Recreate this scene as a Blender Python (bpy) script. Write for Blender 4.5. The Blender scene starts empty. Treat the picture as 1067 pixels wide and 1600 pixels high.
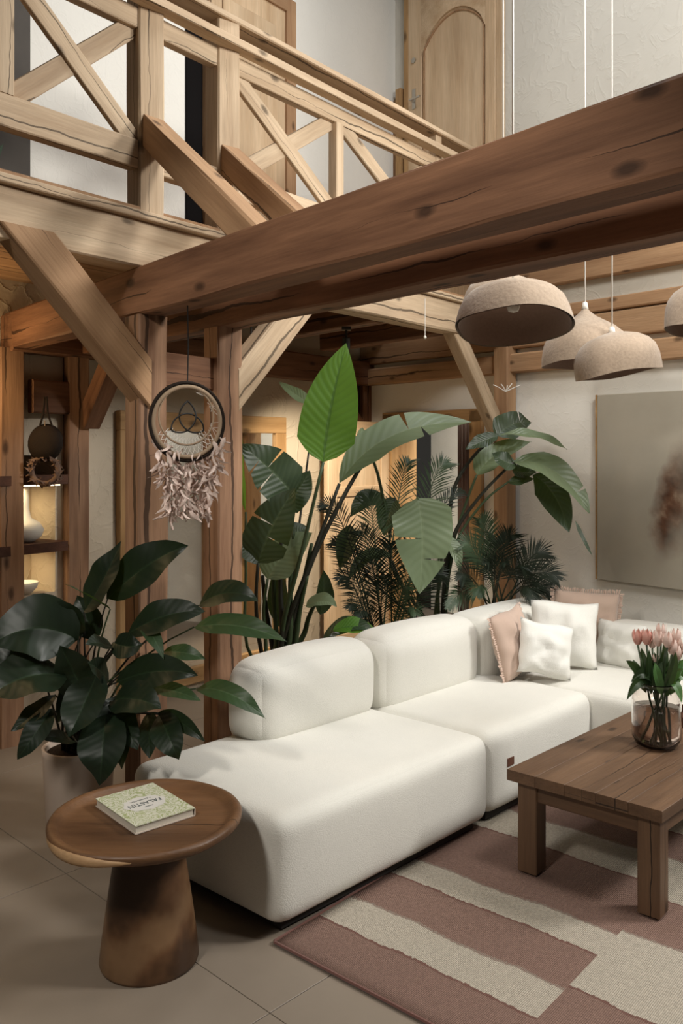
import bpy, math, random
from mathutils import Vector as V, Matrix, noise
R = random.Random(7)
S = bpy.context.scene
COL = S.collection
PI = math.pi
F = 1350.0; EYE = 1.65; HOR = 703.0; CX = 533.5     # focal length and horizon for a 1067 x 1600 frame

# ------------------------------------------------------------------ camera
cam = bpy.data.cameras.new('camera'); co = bpy.data.objects.new('camera', cam); COL.objects.link(co)
co.location = (0, 0, EYE); co.rotation_euler = (PI/2, 0, 0)
cam.sensor_width = 36; cam.lens = 36*F/1600; cam.shift_y = -(800-HOR)/1600; cam.clip_start = .05
S.camera = co
# ------------------------------------------------------------------ world, lights, exposure
w = bpy.data.worlds.new('world'); S.world = w; w.use_nodes = True
bgn = w.node_tree.nodes['Background']; bgn.inputs[0].default_value = (1.0, .93, .82, 1); bgn.inputs[1].default_value = .03
S.view_settings.view_transform = 'Standard'; S.view_settings.look = 'None'; S.view_settings.gamma = 1
S.view_settings.use_curve_mapping = False; S.view_settings.exposure = -0.1
def area(name, loc, target, size, watts, color=(1, .95, .87), sy=None):
    l = bpy.data.lights.new(name, 'AREA'); l.energy = watts; l.color = color; l.size = size
    if sy: l.shape = 'RECTANGLE'; l.size_y = sy
    o = bpy.data.objects.new(name, l); COL.objects.link(o); o.location = loc
    o.rotation_euler = (V(target)-V(loc)).to_track_quat('-Z', 'Y').to_euler(); o['kind'] = 'helper'; return o
area('roof_window_light', (5.1, 3.1, 4.15), (0.0, 3.7, .9), .9, 250, (1, .97, .92))
area('front_skylight', (1.7, 2.3, 3.9), (1.6, 5.4, 1.2), .8, 84, (1, .97, .91))
def spot(name, loc, target, watts, ang, color, soft=.04, blend=.7):
    l = bpy.data.lights.new(name, 'SPOT'); l.energy = watts; l.color = color; l.spot_size = math.radians(ang); l.spot_blend = blend; l.shadow_soft_size = soft
    o = bpy.data.objects.new(name, l); COL.objects.link(o); o.location = loc; o.rotation_euler = (V(target)-V(loc)).to_track_quat('-Z', 'Y').to_euler(); o['kind'] = 'helper'
spot('room_downlight', (-1.7, .2, 3.5), (.5, 3.7, .3), 300, 58, (1, .94, .86), .22, .35)
area('overhead_skylight', (.9, 3.9, 5.9), (.9, 4.7, 0), 1.0, 70, (.97, .98, 1))
S.cycles.max_bounces = 8; S.cycles.diffuse_bounces = 4; S.cycles.sample_clamp_indirect = 6
S.cycles.use_denoising = True

# ------------------------------------------------------------------ materials
def mat(name, rough=.7, spec=.3):
    m = bpy.data.materials.new(name); m.use_nodes = True
    nt = m.node_tree; b = nt.nodes['Principled BSDF']; b.inputs['Roughness'].default_value = rough
    b.inputs['Specular IOR Level'].default_value = spec
    return m, nt, b
class N:
    def __init__(s, nt): s.nt = nt
    def n(s, t, **kw):
        x = s.nt.nodes.new(t)
        for k, v in kw.items():
            if k.startswith('_'): setattr(x, k[1:], v)
            else: x.inputs[int(k[1:]) if k[0] == 'i' and k[1:].isdigit() else k].default_value = v
        return x
    def l(s, a, b): s.nt.links.new(a, b)
    def math(s, op, a, b=None, c=None):
        x = s.nt.nodes.new('ShaderNodeMath'); x.operation = op
        for i, v in enumerate((a, b, c)):
            if v is None: continue
            if isinstance(v, (int, float)): x.inputs[i].default_value = v
            else: s.l(v, x.inputs[i])
        return x.outputs[0]
    def mix(s, f, a, b, blend='MIX'):
        x = s.nt.nodes.new('ShaderNodeMix'); x.data_type = 'RGBA'; x.blend_type = blend
        for i, v in ((0, f), (6, a), (7, b)):
            if isinstance(v, (int, float)): x.inputs[i].default_value = v
            elif isinstance(v, tuple): x.inputs[i].default_value = (*v, 1)[:4]
            else: s.l(v, x.inputs[i])
        return x.outputs[2]
    def ramp(s, f, stops):
        x = s.nt.nodes.new('ShaderNodeValToRGB'); e = x.color_ramp.elements
        while len(e) < len(stops): e.new(.5)
        for i, (p, c) in enumerate(stops): e[i].position = p; e[i].color = (*c, 1)
        s.l(f, x.inputs[0]); return x.outputs[0]
    def coord(s, scale, kind='Object', rnd=True):
        t = s.n('ShaderNodeTexCoord'); v = t.outputs[kind]
        if rnd:
            oi = s.n('ShaderNodeObjectInfo'); a = s.n('ShaderNodeVectorMath', _operation='ADD')
            m = s.math('MULTIPLY', oi.outputs['Random'], 37.0)
            s.l(v, a.inputs[0]); s.l(m, a.inputs[1]); v = a.outputs[0]
        mp = s.n('ShaderNodeMapping'); mp.inputs['Scale'].default_value = scale; s.l(v, mp.inputs[0]); return mp.outputs[0]
    def noise(s, vec, scale=1.0, detail=4, rough=.55):
        x = s.n('ShaderNodeTexNoise', Scale=scale, Detail=detail, Roughness=rough); s.l(vec, x.inputs['Vector']); return x.outputs[0]
    def bump(s, h, b, strength=.3, dist=.01):
        x = s.n('ShaderNodeBump', Strength=strength, Distance=dist); s.l(h, x.inputs['Height']); s.l(x.outputs[0], b.inputs['Normal'])

def wood(name, dark, light, rough=.65, knots=1.0, cracks=1.0, grain=12, spec=.25, fine=.22):
    m, nt, b = mat(name, rough, spec); g = N(nt)
    v = g.coord((1.0, grain, grain)); a = g.noise(v, 1.0, 5, .6)
    base = g.ramp(a, [(.28, dark), (.72, light)])
    f = g.noise(g.coord((5, 110, 110)), 1.0, 3, .6)
    fg = g.math('MULTIPLY_ADD', f, fine*2, 1-fine)
    base = g.mix(1.0, base, fg, 'MULTIPLY')
    big = g.noise(g.coord((.8, 2.2, 2.2)), 1.0, 2)
    base = g.mix(1.0, base, g.math('MULTIPLY_ADD', big, .7, .66), 'MULTIPLY')
    if knots:
        tk = g.n('ShaderNodeTexCoord'); sk = g.n('ShaderNodeSeparateXYZ'); g.l(tk.outputs['Object'], sk.inputs[0]); ok = g.n('ShaderNodeObjectInfo')
        cb = g.n('ShaderNodeCombineXYZ'); g.l(g.math('MULTIPLY_ADD', sk.outputs[0], 1.9, g.math('MULTIPLY', ok.outputs['Random'], 91.0)), cb.inputs[0])
        g.l(g.math('MULTIPLY', g.math('ADD', sk.outputs[1], sk.outputs[2]), 4.2), cb.inputs[1])
        vo = g.n('ShaderNodeTexVoronoi', Scale=1.0); vo.voronoi_dimensions = '2D'; g.l(cb.outputs[0], vo.inputs['Vector'])
        wn = g.noise(g.coord((14, 14, 14)), 1.0, 2)
        k = g.math('SUBTRACT', 1.0, g.math('DIVIDE', g.math('ADD', vo.outputs['Distance'], g.math('MULTIPLY_ADD', wn, .06, -.03)), .125*knots))
        k = g.math('POWER', g.math('MINIMUM', g.math('MAXIMUM', g.math('MULTIPLY', k, 1.5), 0.0), 1.0), .8)
        base = g.mix(g.math('MULTIPLY', k, .8), base, tuple(c*.28 for c in dark))
    h = f
    if cracks:
        sx = g.n('ShaderNodeSeparateXYZ'); tco = g.n('ShaderNodeTexCoord'); g.l(tco.outputs['Object'], sx.inputs[0])
        oi = g.n('ShaderNodeObjectInfo')
        n1 = g.noise(g.coord((2.2, .01, .01)), 1.0, 4, .65); n2 = g.noise(g.coord((.8, .01, .01)), 1.0, 2)
        ms = g.math('MULTIPLY', g.math('MAXIMUM', g.math('SUBTRACT', n2, .42), 0.0), .035*cracks)
        off = g.math('MULTIPLY_ADD', oi.outputs['Random'], .06, -.045)
        cr = None; sn = g.n('ShaderNodeSeparateXYZ'); g.l(tco.outputs['Normal'], sn.inputs[0])
        for ax in (1, 2):
            cc = g.math('MULTIPLY_ADD', g.math('SUBTRACT', n1, .5), .07, off)
            e = g.math('LESS_THAN', g.math('ABSOLUTE', g.math('SUBTRACT', sx.outputs[ax], cc)), ms)
            e = g.math('MULTIPLY', e, g.math('LESS_THAN', g.math('ABSOLUTE', sn.outputs[ax]), .5))
            cr = e if cr is None else g.math('MAXIMUM', cr, e)
        base = g.mix(g.math('MULTIPLY', cr, .8), base, tuple(c*.15 for c in dark))
        h = g.math('SUBTRACT', f, g.math('MULTIPLY', cr, 1.2))
    g.l(base, b.inputs['Base Color']); g.bump(h, b, .35, .004)
    return m
def plaster(name, col, bump=.5, scale=3.0, var=.12, dist=.02):
    m, nt, b = mat(name, .9, .15); g = N(nt)
    v = g.coord((1, 1, 1), rnd=False)
    a = g.noise(v, scale, 6, .6); l = g.noise(v, scale*.45, 3)
    wv = g.n('ShaderNodeTexNoise', Scale=scale*1.6, Detail=5, Distortion=.9); g.l(v, wv.inputs['Vector'])
    c = g.mix(1.0, (*col, 1), g.math('MULTIPLY_ADD', l, var*2, 1-var), 'MULTIPLY')
    g.l(c, b.inputs['Base Color'])
    ridge = g.math('POWER', g.math('SUBTRACT', 1.0, g.math('ABSOLUTE', g.math('MULTIPLY_ADD', wv.outputs[0], 4.0, -2.0))), 9.0)
    g.bump(g.math('MULTIPLY_ADD', ridge, .35, a), b, bump, dist)
    return m
def plain(name, col, rough=.6, spec=.4, metal=0, var=.0, bscale=0, bstr=.3, bdist=.002):
    m, nt, b = mat(name, rough, spec); g = N(nt); b.inputs['Metallic'].default_value = metal
    if var:
        n = g.noise(g.coord((1, 1, 1)), 9, 4)
        g.l(g.mix(1.0, (*col, 1), g.math('MULTIPLY_ADD', n, var*2, 1-var), 'MULTIPLY'), b.inputs['Base Color'])
    else: b.inputs['Base Color'].default_value = (*col, 1)
    if bscale: g.bump(g.noise(g.coord((1, 1, 1)), bscale, 3), b, bstr, bdist)
    return m
def fabric(name, col, scale=330, bstr=.5, var=.08, sheen=.3):
    m, nt, b = mat(name, .95, .1); g = N(nt)
    n = g.noise(g.coord((1, 1, 1)), scale, 2); n2 = g.noise(g.coord((1, 1, 1)), 6, 3)
    f = g.math('MULTIPLY', g.math('MULTIPLY_ADD', n, var*2, 1-var), g.math('MULTIPLY_ADD', n2, .1, .95))
    g.l(g.mix(1.0, (*col, 1), f, 'MULTIPLY'), b.inputs['Base Color'])
    b.inputs['Sheen Weight'].default_value = sheen; g.bump(n, b, bstr, .0025); return m
def leafmat(name, c1, c2, rib, rough=.35, veins=70, trans=.25, spec=.5, back=None):
    m, nt, b = mat(name, rough, spec); g = N(nt)
    uv = g.n('ShaderNodeUVMap'); sp = g.n('ShaderNodeSeparateXYZ'); g.l(uv.outputs[0], sp.inputs[0])
    u, v = sp.outputs[0], sp.outputs[1]; av = g.math('ABSOLUTE', g.math('SUBTRACT', v, .5))
    n = g.noise(g.coord((1, 1, 1)), 5, 4)
    ph = g.math('MULTIPLY_ADD', u, float(veins), g.math('MULTIPLY', av, -veins*.35))
    st = g.math('MULTIPLY_ADD', g.math('SINE', ph), .5, .5)
    base = g.mix(n, c1, c2)
    base = g.mix(g.math('MULTIPLY', g.math('POWER', st, 3.0), .10 if 'lily' in name else .22), base, rib)
    mid = g.math('LESS_THAN', av, .028)
    base = g.mix(g.math('MULTIPLY', mid, .75), base, rib)
    if back:
        ge = g.n('ShaderNodeNewGeometry'); base = g.mix(g.math('MULTIPLY', ge.outputs['Backfacing'], .8), base, back)
    g.l(base, b.inputs['Base Color']); g.bump(st, b, .1 if 'lily' in name else .25, .004)
    tr = g.n('ShaderNodeBsdfTranslucent'); g.l(g.mix(.5, base, (.35, .6, .05)), tr.inputs[0])
    mx = g.n('ShaderNodeMixShader'); mx.inputs[0].default_value = trans
    out = nt.nodes['Material Output']; g.l(b.outputs[0], mx.inputs[1]); g.l(tr.outputs[0], mx.inputs[2]); g.l(mx.outputs[0], out.inputs[0])
    return m

M = {}
M['beam'] = wood('beam_wood', (.095, .042, .022), (.27, .135, .073), .7, .72, 1.5)
M['post'] = wood('post_wood_lit', (.15, .075, .042), (.38, .225, .135), .7, .72, 1.3)  # beam wood made lighter: the light on the posts is put into the colour
M['pine'] = wood('pine_wood', (.36, .25, .155), (.60, .465, .32), .7, .6, .7)
M['board'] = wood('board_wood', (.27, .15, .078), (.45, .28, .155), .7, .65, .8)
M['door'] = wood('door_wood', (.46, .31, .18), (.66, .50, .33), .55, 0, 0, 9)
M['table'] = wood('table_wood', (.07, .037, .02), (.17, .097, .053), .5, .55, .35, 9, .4)
M['walnut'] = wood('walnut_wood', (.06, .027, .012), (.20, .10, .045), .45, 0, .5, 5, .4)
M['walnutpost'] = M['walnut']
M['darkwood'] = wood('dark_wood', (.045, .018, .01), (.11, .045, .024), .6, 0, 0)
M['frame'] = wood('frame_wood', (.27, .15, .06), (.48, .30, .14), .6, .9, .5)
M['plaster'] = plaster('white_plaster', (.62, .59, .52), .3, 3.2)
M['wallsmooth'] = plaster('smooth_plaster', (.80, .78, .72), .25, 5, .06, .01)
M['claywall'] = plaster('clay_plaster', (.56, .48, .37), .5, 2.6, .18)
M['tile'] = plain('floor_tile', (.25, .205, .16), .42, .35, 0, .07, 40, .06)
M['grout'] = plain('grout', (.16, .13, .10), .9)
M['sofa'] = fabric('cream_boucle', (.70, .685, .625), 260, .55, .07)
M['cushion'] = fabric('white_linen', (.76, .75, .70), 300, .5, .06)
M['pink'] = fabric('blush_linen', (.52, .385, .31), 320, .4, .06)
M['felt'] = fabric('felt', (.37, .285, .21), 70, .7, .26, .3)
M['feltin'] = fabric('felt_lining', (.30, .20, .15), 90, .4, .15)
M['black'] = plain('black_metal', (.012, .011, .010), .5)
M['steel'] = plain('brushed_steel', (.5, .48, .44), .35, .5, 1)
M['cord'] = plain('white_cord', (.75, .72, .66), .7)
M['ceramic'] = plain('white_ceramic', (.72, .68, .60), .5, .4, 0, .05)
M['planter'] = plain('planter_clay', (.55, .45, .37), .8, .2, 0, .06, 60, .2)
M['terracotta'] = plain('terracotta', (.45, .20, .09), .8, .2, 0, .1, 50, .2)
M['soil'] = plain('soil', (.03, .02, .012), 1, .1, 0, .3, 60, 1, .01)
M['wicker'] = plain('dark_wicker', (.02, .013, .009), .8, .2, 0, .4, 120, .8, .004)
M['dried'] = plain('dried_flowers', (.23, .15, .11), .9, .1, 0, .3)
M['feather'] = plain('feather', (.74, .60, .53), .9, .1, 0, .15)
M['jute'] = plain('jute', (.34, .25, .17), .9, .1, 0, .2, 200, .5)
M['curtain'] = fabric('brown_curtain', (.085, .05, .04), 300, .3)
M['gapshade'] = plain('doorway_shade', (.006, .005, .005), .9, .1)
M['leather'] = plain('tan_leather', (.12, .05, .03), .6)
M['foot'] = plain('sofa_foot', (.02, .017, .015), .7)
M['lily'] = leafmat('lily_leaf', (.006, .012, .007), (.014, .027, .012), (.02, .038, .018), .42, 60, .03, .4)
M['lilylit'] = leafmat('lily_leaf_lit', (.018, .042, .018), (.045, .085, .035), (.07, .12, .06), .45, 60, .08, .4)  # lit copy of the lily leaf, its brightness set in the colour
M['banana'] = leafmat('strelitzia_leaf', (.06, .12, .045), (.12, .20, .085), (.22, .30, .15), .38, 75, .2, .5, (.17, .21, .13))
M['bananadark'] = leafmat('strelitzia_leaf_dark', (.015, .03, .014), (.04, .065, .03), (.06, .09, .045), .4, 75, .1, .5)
M['bananabright'] = leafmat('strelitzia_leaf_backlit', (.08, .2, .02), (.13, .29, .04), (.05, .13, .03), .45, 90, .45, .4)  # brighter green stands in for light coming through the leaf
M['stem'] = plain('green_stem', (.045, .07, .03), .5, .4, 0, .2)
M['stemdark'] = plain('dark_stem', (.022, .022, .014), .5, .4, 0, .2)
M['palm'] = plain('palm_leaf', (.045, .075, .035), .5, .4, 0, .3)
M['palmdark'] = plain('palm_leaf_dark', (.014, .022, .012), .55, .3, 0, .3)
M['tulip'] = plain('tulip_petal', (.74, .56, .49), .6, .2, 0, .12)
M['tuliprose'] = plain('tulip_petal_rose', (.66, .35, .29), .6, .2, 0, .12)
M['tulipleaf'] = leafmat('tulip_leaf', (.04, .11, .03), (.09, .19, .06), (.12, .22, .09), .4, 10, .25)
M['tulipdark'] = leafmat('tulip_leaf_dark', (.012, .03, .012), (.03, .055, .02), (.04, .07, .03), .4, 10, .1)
def glassmat(name, col, rough=0, ior=1.45):
    m, nt, b = mat(name, rough, .5); b.inputs['Base Color'].default_value = (*col, 1)
    b.inputs['Transmission Weight'].default_value = 1; b.inputs['IOR'].default_value = ior
    return m
M['glass'] = glassmat('vase_glass', (.97, .93, .90)); M['water'] = glassmat('water', (.93, .84, .80), 0, 1.33)
m, nt, b = mat('mirror_silver', .03, .5); b.inputs['Metallic'].default_value = 1; b.inputs['Base Color'].default_value = (.82, .82, .8, 1); M['mirror'] = m
m, nt, b = mat('led', .5); b.inputs['Emission Color'].default_value = (1, .8, .5, 1); b.inputs['Emission Strength'].default_value = 4; M['led'] = m
# rug: woven bands in the rug's own coordinates (x along its short side, y along its long side)
m, nt, b = mat('rug_weave', .97, .05); g = N(nt); M['rug'] = m
tc = g.n('ShaderNodeTexCoord'); sp = g.n('ShaderNodeSeparateXYZ'); g.l(tc.outputs['Object'], sp.inputs[0])
wob = g.noise(tc.outputs['Object'], 70, 2); wob2 = g.noise(tc.outputs['Object'], 4, 2)
q = g.math('ADD', sp.outputs[1], g.math('ADD', g.math('MULTIPLY_ADD', wob, .02, -.01), g.math('MULTIPLY_ADD', wob2, .05, -.025)))
pp = sp.outputs[0]
def bands(edges, q=q):
    t = None
    for e in edges:
        s_ = g.math('GREATER_THAN', q, e)
        t = s_ if t is None else g.math('ABSOLUTE', g.math('SUBTRACT', t, s_))
    return t
b1 = bands([.22, .40, .63, .79, 1.21, 1.45, 1.7, 1.9, 2.2, 2.4])
b2 = bands([.42, .83, 1.12, 1.45, 1.8, 2.1, 2.4])
b3 = bands([.12, .5, .9, 1.3, 1.6, 2.0])
c2 = g.math('GREATER_THAN', pp, .85); c3 = g.math('GREATER_THAN', pp, 1.6)
t = g.math('ADD', g.math('MULTIPLY', b1, g.math('SUBTRACT', 1.0, c2)), g.math('MULTIPLY', b2, c2))
weave = g.n('ShaderNodeTexWave', Scale=55, Distortion=2.0, Detail=2); weave.bands_direction = 'X'; g.l(tc.outputs['Object'], weave.inputs['Vector'])
fl = g.noise(tc.outputs['Object'], 140, 3)
q2 = g.math('ADD', q, .011)
tt = g.math('ADD', g.math('MULTIPLY', bands([.22, .40, .63, .79, 1.21, 1.45, 1.7, 1.9, 2.2, 2.4], q2), g.math('SUBTRACT', 1.0, c2)), g.math('MULTIPLY', bands([.42, .83, 1.12, 1.45, 1.8, 2.1, 2.4], q2), c2))
col = g.mix(t, (.235, .15, .12), (.45, .40, .325))
col = g.mix(g.math('MULTIPLY', g.math('ABSOLUTE', g.math('SUBTRACT', t, tt)), g.math('MULTIPLY', fl, 1.1)), col, (.13, .055, .045))
col = g.mix(1.0, col, g.math('MULTIPLY_ADD', fl, 1.0, .5), 'MULTIPLY')
col = g.mix(1.0, col, g.math('MULTIPLY_ADD', weave.outputs['Fac'], .16, .9), 'MULTIPLY')
g.l(col, b.inputs['Base Color']); g.bump(g.math('ADD', weave.outputs['Fac'], fl), b, .6, .006)
# painting: pale ground with a blurred umber form
m, nt, b = mat('canvas_paint', .75, .2); g = N(nt); M['painting'] = m
tc = g.n('ShaderNodeTexCoord'); sp = g.n('ShaderNodeSeparateXYZ'); g.l(tc.outputs['Object'], sp.inputs[0])
dn = g.noise(tc.outputs['Object'], 3.2, 4); dn2 = g.noise(tc.outputs['Object'], 9, 5)
xx = g.math('ADD', sp.outputs[0], g.math('MULTIPLY_ADD', dn, .34, -.17)); zz = g.math('ADD', sp.outputs[2], g.math('MULTIPLY_ADD', dn2, .1, -.05))
cx_ = g.math('ADD', .43, g.math('MULTIPLY', g.math('SINE', g.math('MULTIPLY', zz, 5.0)), .09))
d = g.math('SUBTRACT', xx, cx_)
inn = g.math('MULTIPLY', g.math('SMOOTH_MIN', g.math('MAXIMUM', g.math('MULTIPLY', d, 9.0), 0.0), 1.0, .2),
             g.math('SMOOTH_MIN', g.math('MAXIMUM', g.math('MULTIPLY', g.math('SUBTRACT', .43, g.math('ABSOLUTE', g.math('ADD', zz, .08))), 6.0), 0.0), 1.0, .2))
colr = g.ramp(dn2, [(.3, (.05, .022, .012)), (.55, (.17, .085, .05)), (.75, (.40, .29, .20))])
inn = g.math('MULTIPLY', inn, g.math('MINIMUM', g.math('MAXIMUM', g.math('MULTIPLY', g.math('SUBTRACT', g.math('SUBTRACT', .80, g.math('MULTIPLY', g.math('MULTIPLY', zz, zz), 1.3)), xx), 4.0), 0.0), 1.0))
c = g.mix(inn, g.mix(dn, (.36, .325, .26), (.48, .44, .36)), colr)
g.l(c, b.inputs['Base Color']); g.bump(dn2, b, .2, .004)
# book cover: pale green leafy swirls
m, nt, b = mat('book_cover', .6, .3); g = N(nt); M['book'] = m
tc = g.n('ShaderNodeTexCoord'); ns = g.n('ShaderNodeTexNoise', Scale=17, Detail=2, Distortion=3.0); g.l(tc.outputs['Object'], ns.inputs['Vector'])
st = g.math('MULTIPLY_ADD', g.math('SINE', g.math('MULTIPLY', ns.outputs[0], 42.0)), .5, .5)
g.l(g.ramp(st, [(.35, (.60, .59, .48)), (.7, (.47, .49, .31)), (.95, (.30, .34, .15))]), b.inputs['Base Color'])
M['paper'] = plain('paper', (.60, .55, .46), .8, .2, 0, .05); M['label'] = plain('cover_label', (.62, .60, .55), .6); M['ink'] = plain('ink', (.07, .09, .09), .6); M['spine'] = plain('book_board', (.55, .47, .40), .6)

# ------------------------------------------------------------------ mesh helpers
def obj(name, vs, fs, m, parent=None, smooth=False, uvs=None, mats=None, fm=None):
    me = bpy.data.meshes.new(name); me.from_pydata([tuple(v) for v in vs], [], fs)
    for x in ([M[m]] if isinstance(m, str) else [M[k] for k in m]): me.materials.append(x)
    if fm: me.polygons.foreach_set('material_index', fm)
    if smooth: me.polygons.foreach_set('use_smooth', [True]*len(me.polygons))
    if uvs:
        ul = me.uv_layers.new(name='UVMap')
        for lp in me.loops: ul.data[lp.index].uv = uvs[lp.vertex_index]
    me.update(); o = bpy.data.objects.new(name, me); COL.objects.link(o)
    if parent: o.parent = parent
    return o
def tag(o, label=None, cat=None, group=None, kind=None):
    if label: o['label'] = label
    if cat: o['category'] = cat
    if group: o['group'] = group
    if kind: o['kind'] = kind
    return o
def empty(name, loc=(0, 0, 0), label=None, cat=None, group=None, rot=None):
    o = bpy.data.objects.new(name, None); COL.objects.link(o); o.location = loc; o.empty_display_size = .1
    if rot is not None: o.rotation_euler = rot
    return tag(o, label, cat, group)
def world_mat(o):
    m = Matrix.LocRotScale(o.location, o.rotation_euler, o.scale)
    return world_mat(o.parent) @ m if o.parent else m
def place(o, mw):                      # put o (maybe parented) at a world matrix
    if o.parent: mw = world_mat(o.parent).inverted() @ mw
    l, r, s = mw.decompose(); o.location = l; o.rotation_euler = r.to_euler(); return o
class MB:
    def __init__(s): s.v = []; s.f = []; s.m = []
    def add(s, vs, fs, mi=0):
        n = len(s.v); s.v += [V(v) for v in vs]; s.f += [tuple(i+n for i in f) for f in fs]; s.m += [mi]*len(fs); return s
    def box(s, o, a, b, c, mi=0):
        o, a, b, c = V(o), V(a), V(b), V(c)
        vs = [o, o+a, o+a+b, o+b, o+c, o+a+c, o+a+b+c, o+b+c]
        fs = [(0, 3, 2, 1), (4, 5, 6, 7), (0, 1, 5, 4), (1, 2, 6, 5), (2, 3, 7, 6), (3, 0, 4, 7)]
        if a.cross(b).dot(c) < 0: fs = [f[::-1] for f in fs]
        return s.add(vs, fs, mi)
    def tube(s, pts, rad, n=8, cap=True, mi=0):
        pts = [V(p) for p in pts]; k = len(pts)
        rad = [rad]*k if isinstance(rad, (int, float)) else rad
        t0 = (pts[1]-pts[0]).normalized(); up = V((0, 0, 1)) if abs(t0.z) < .9 else V((1, 0, 0))
        sd = t0.cross(up).normalized(); vs = []; fs = []
        for i, p in enumerate(pts):
            t = (pts[min(i+1, k-1)]-pts[max(i-1, 0)]).normalized()
            sd = (sd-t*sd.dot(t)).normalized(); q = t.cross(sd)
            for j in range(n):
                a = 2*PI*j/n; vs.append(p+(sd*math.cos(a)+q*math.sin(a))*rad[i])
        for i in range(k-1):
            for j in range(n):
                fs.append((i*n+j, i*n+(j+1) % n, (i+1)*n+(j+1) % n, (i+1)*n+j))
        if cap: fs += [tuple(range(n))[::-1], tuple(range((k-1)*n, k*n))]
        return s.add(vs, fs, mi)
    def ring(s, c, u, v, r, tr, n=48, m=8):
        c, u, v = V(c), V(u), V(v); w_ = u.cross(v); vs = []; fs = []
        for i in range(n):
            a = 2*PI*i/n; d = u*math.cos(a)+v*math.sin(a)
            for j in range(m):
                b = 2*PI*j/m; vs.append(c+d*(r+tr*math.cos(b))+w_*tr*math.sin(b))
        for i in range(n):
            for j in range(m): fs.append((i*m+j, ((i+1) % n)*m+j, ((i+1) % n)*m+(j+1) % m, i*m+(j+1) % m))
        return s.add(vs, fs)
    def lathe(s, prof, n=40, c=(0, 0, 0), wob=None, mi=0):
        c = V(c); vs = []; fs = []; k = len(prof)
        for i, (r, z) in enumerate(prof):
            for j in range(n):
                a = 2*PI*j/n; d = wob(a, i) if wob else (1, 0)
                vs.append(c+V((r*d[0]*math.cos(a), r*d[0]*math.sin(a), z+d[1])))
        for i in range(k-1):
            for j in range(n): fs.append((i*n+j, i*n+(j+1) % n, (i+1)*n+(j+1) % n, (i+1)*n+j))
        return s.add(vs, fs, mi)
    def obj(s, name, m, parent=None, smooth=False):
        return obj(name, s.v, s.f, m, parent, smooth, fm=s.m)
def P(px, py, z): return V(((px-CX)/F*z, z, EYE-(py-HOR)/F*z))

def timber_mesh(L, w_, h, ch=.008, jit=.003, n=None, ends=(0, 0), skew=0.0):
    """a hewn timber along +X with chamfered edges and slightly uneven faces"""
    n = n or max(1, int(L/.22)); sec = [(-w_/2+ch, -h/2), (w_/2-ch, -h/2), (w_/2, -h/2+ch), (w_/2, h/2-ch), (w_/2-ch, h/2), (-w_/2+ch, h/2), (-w_/2, h/2-ch), (-w_/2, -h/2+ch)]
    vs = []; fs = []; sd = R.random()*50
    for i in range(n+1):
        x = L*i/n
        for j, (y, z) in enumerate(sec):
            dy = noise.noise((x*1.7+sd, j*.9, 0))*jit*1.4; dz = noise.noise((x*1.7+sd, j*.9, 7))*jit*1.4
            xx = x+(ends[0]*z if i == 0 else ends[1]*z if i == n else 0)
            vs.append((xx+skew*y, y+dy, z+dz))
    for i in range(n):
        for j in range(8): fs.append((i*8+j, (i+1)*8+j, (i+1)*8+(j+1) % 8, i*8+(j+1) % 8))
    fs += [tuple(range(8)), tuple(range(n*8, n*8+8))[::-1]]
    fs = [f[::-1] for f in fs]
    return vs, fs
def timber(name, p0, p1, w_, h, m='beam', parent=None, up=(0, 0, 1), side=None, jit=.003, ch=.008, ends=(0, 0), skew=0.0):
    """timber from p0 to p1 (axis), w_ across `side`, h along up"""
    p0, p1 = V(p0), V(p1); ex = (p1-p0).normalized()
    if side is not None:
        ey = (V(side)-ex*V(side).dot(ex)).normalized()
    else: ey = V(up).cross(ex).normalized()
    ez = ex.cross(ey)
    vs, fs = timber_mesh((p1-p0).length, w_, h, ch, jit, ends=ends, skew=skew)
    o = obj(name, vs, fs, m, parent)
    mw = Matrix.Translation(p0) @ Matrix((ex, ey, ez)).transposed().to_4x4()
    return place(o, mw)
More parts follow.
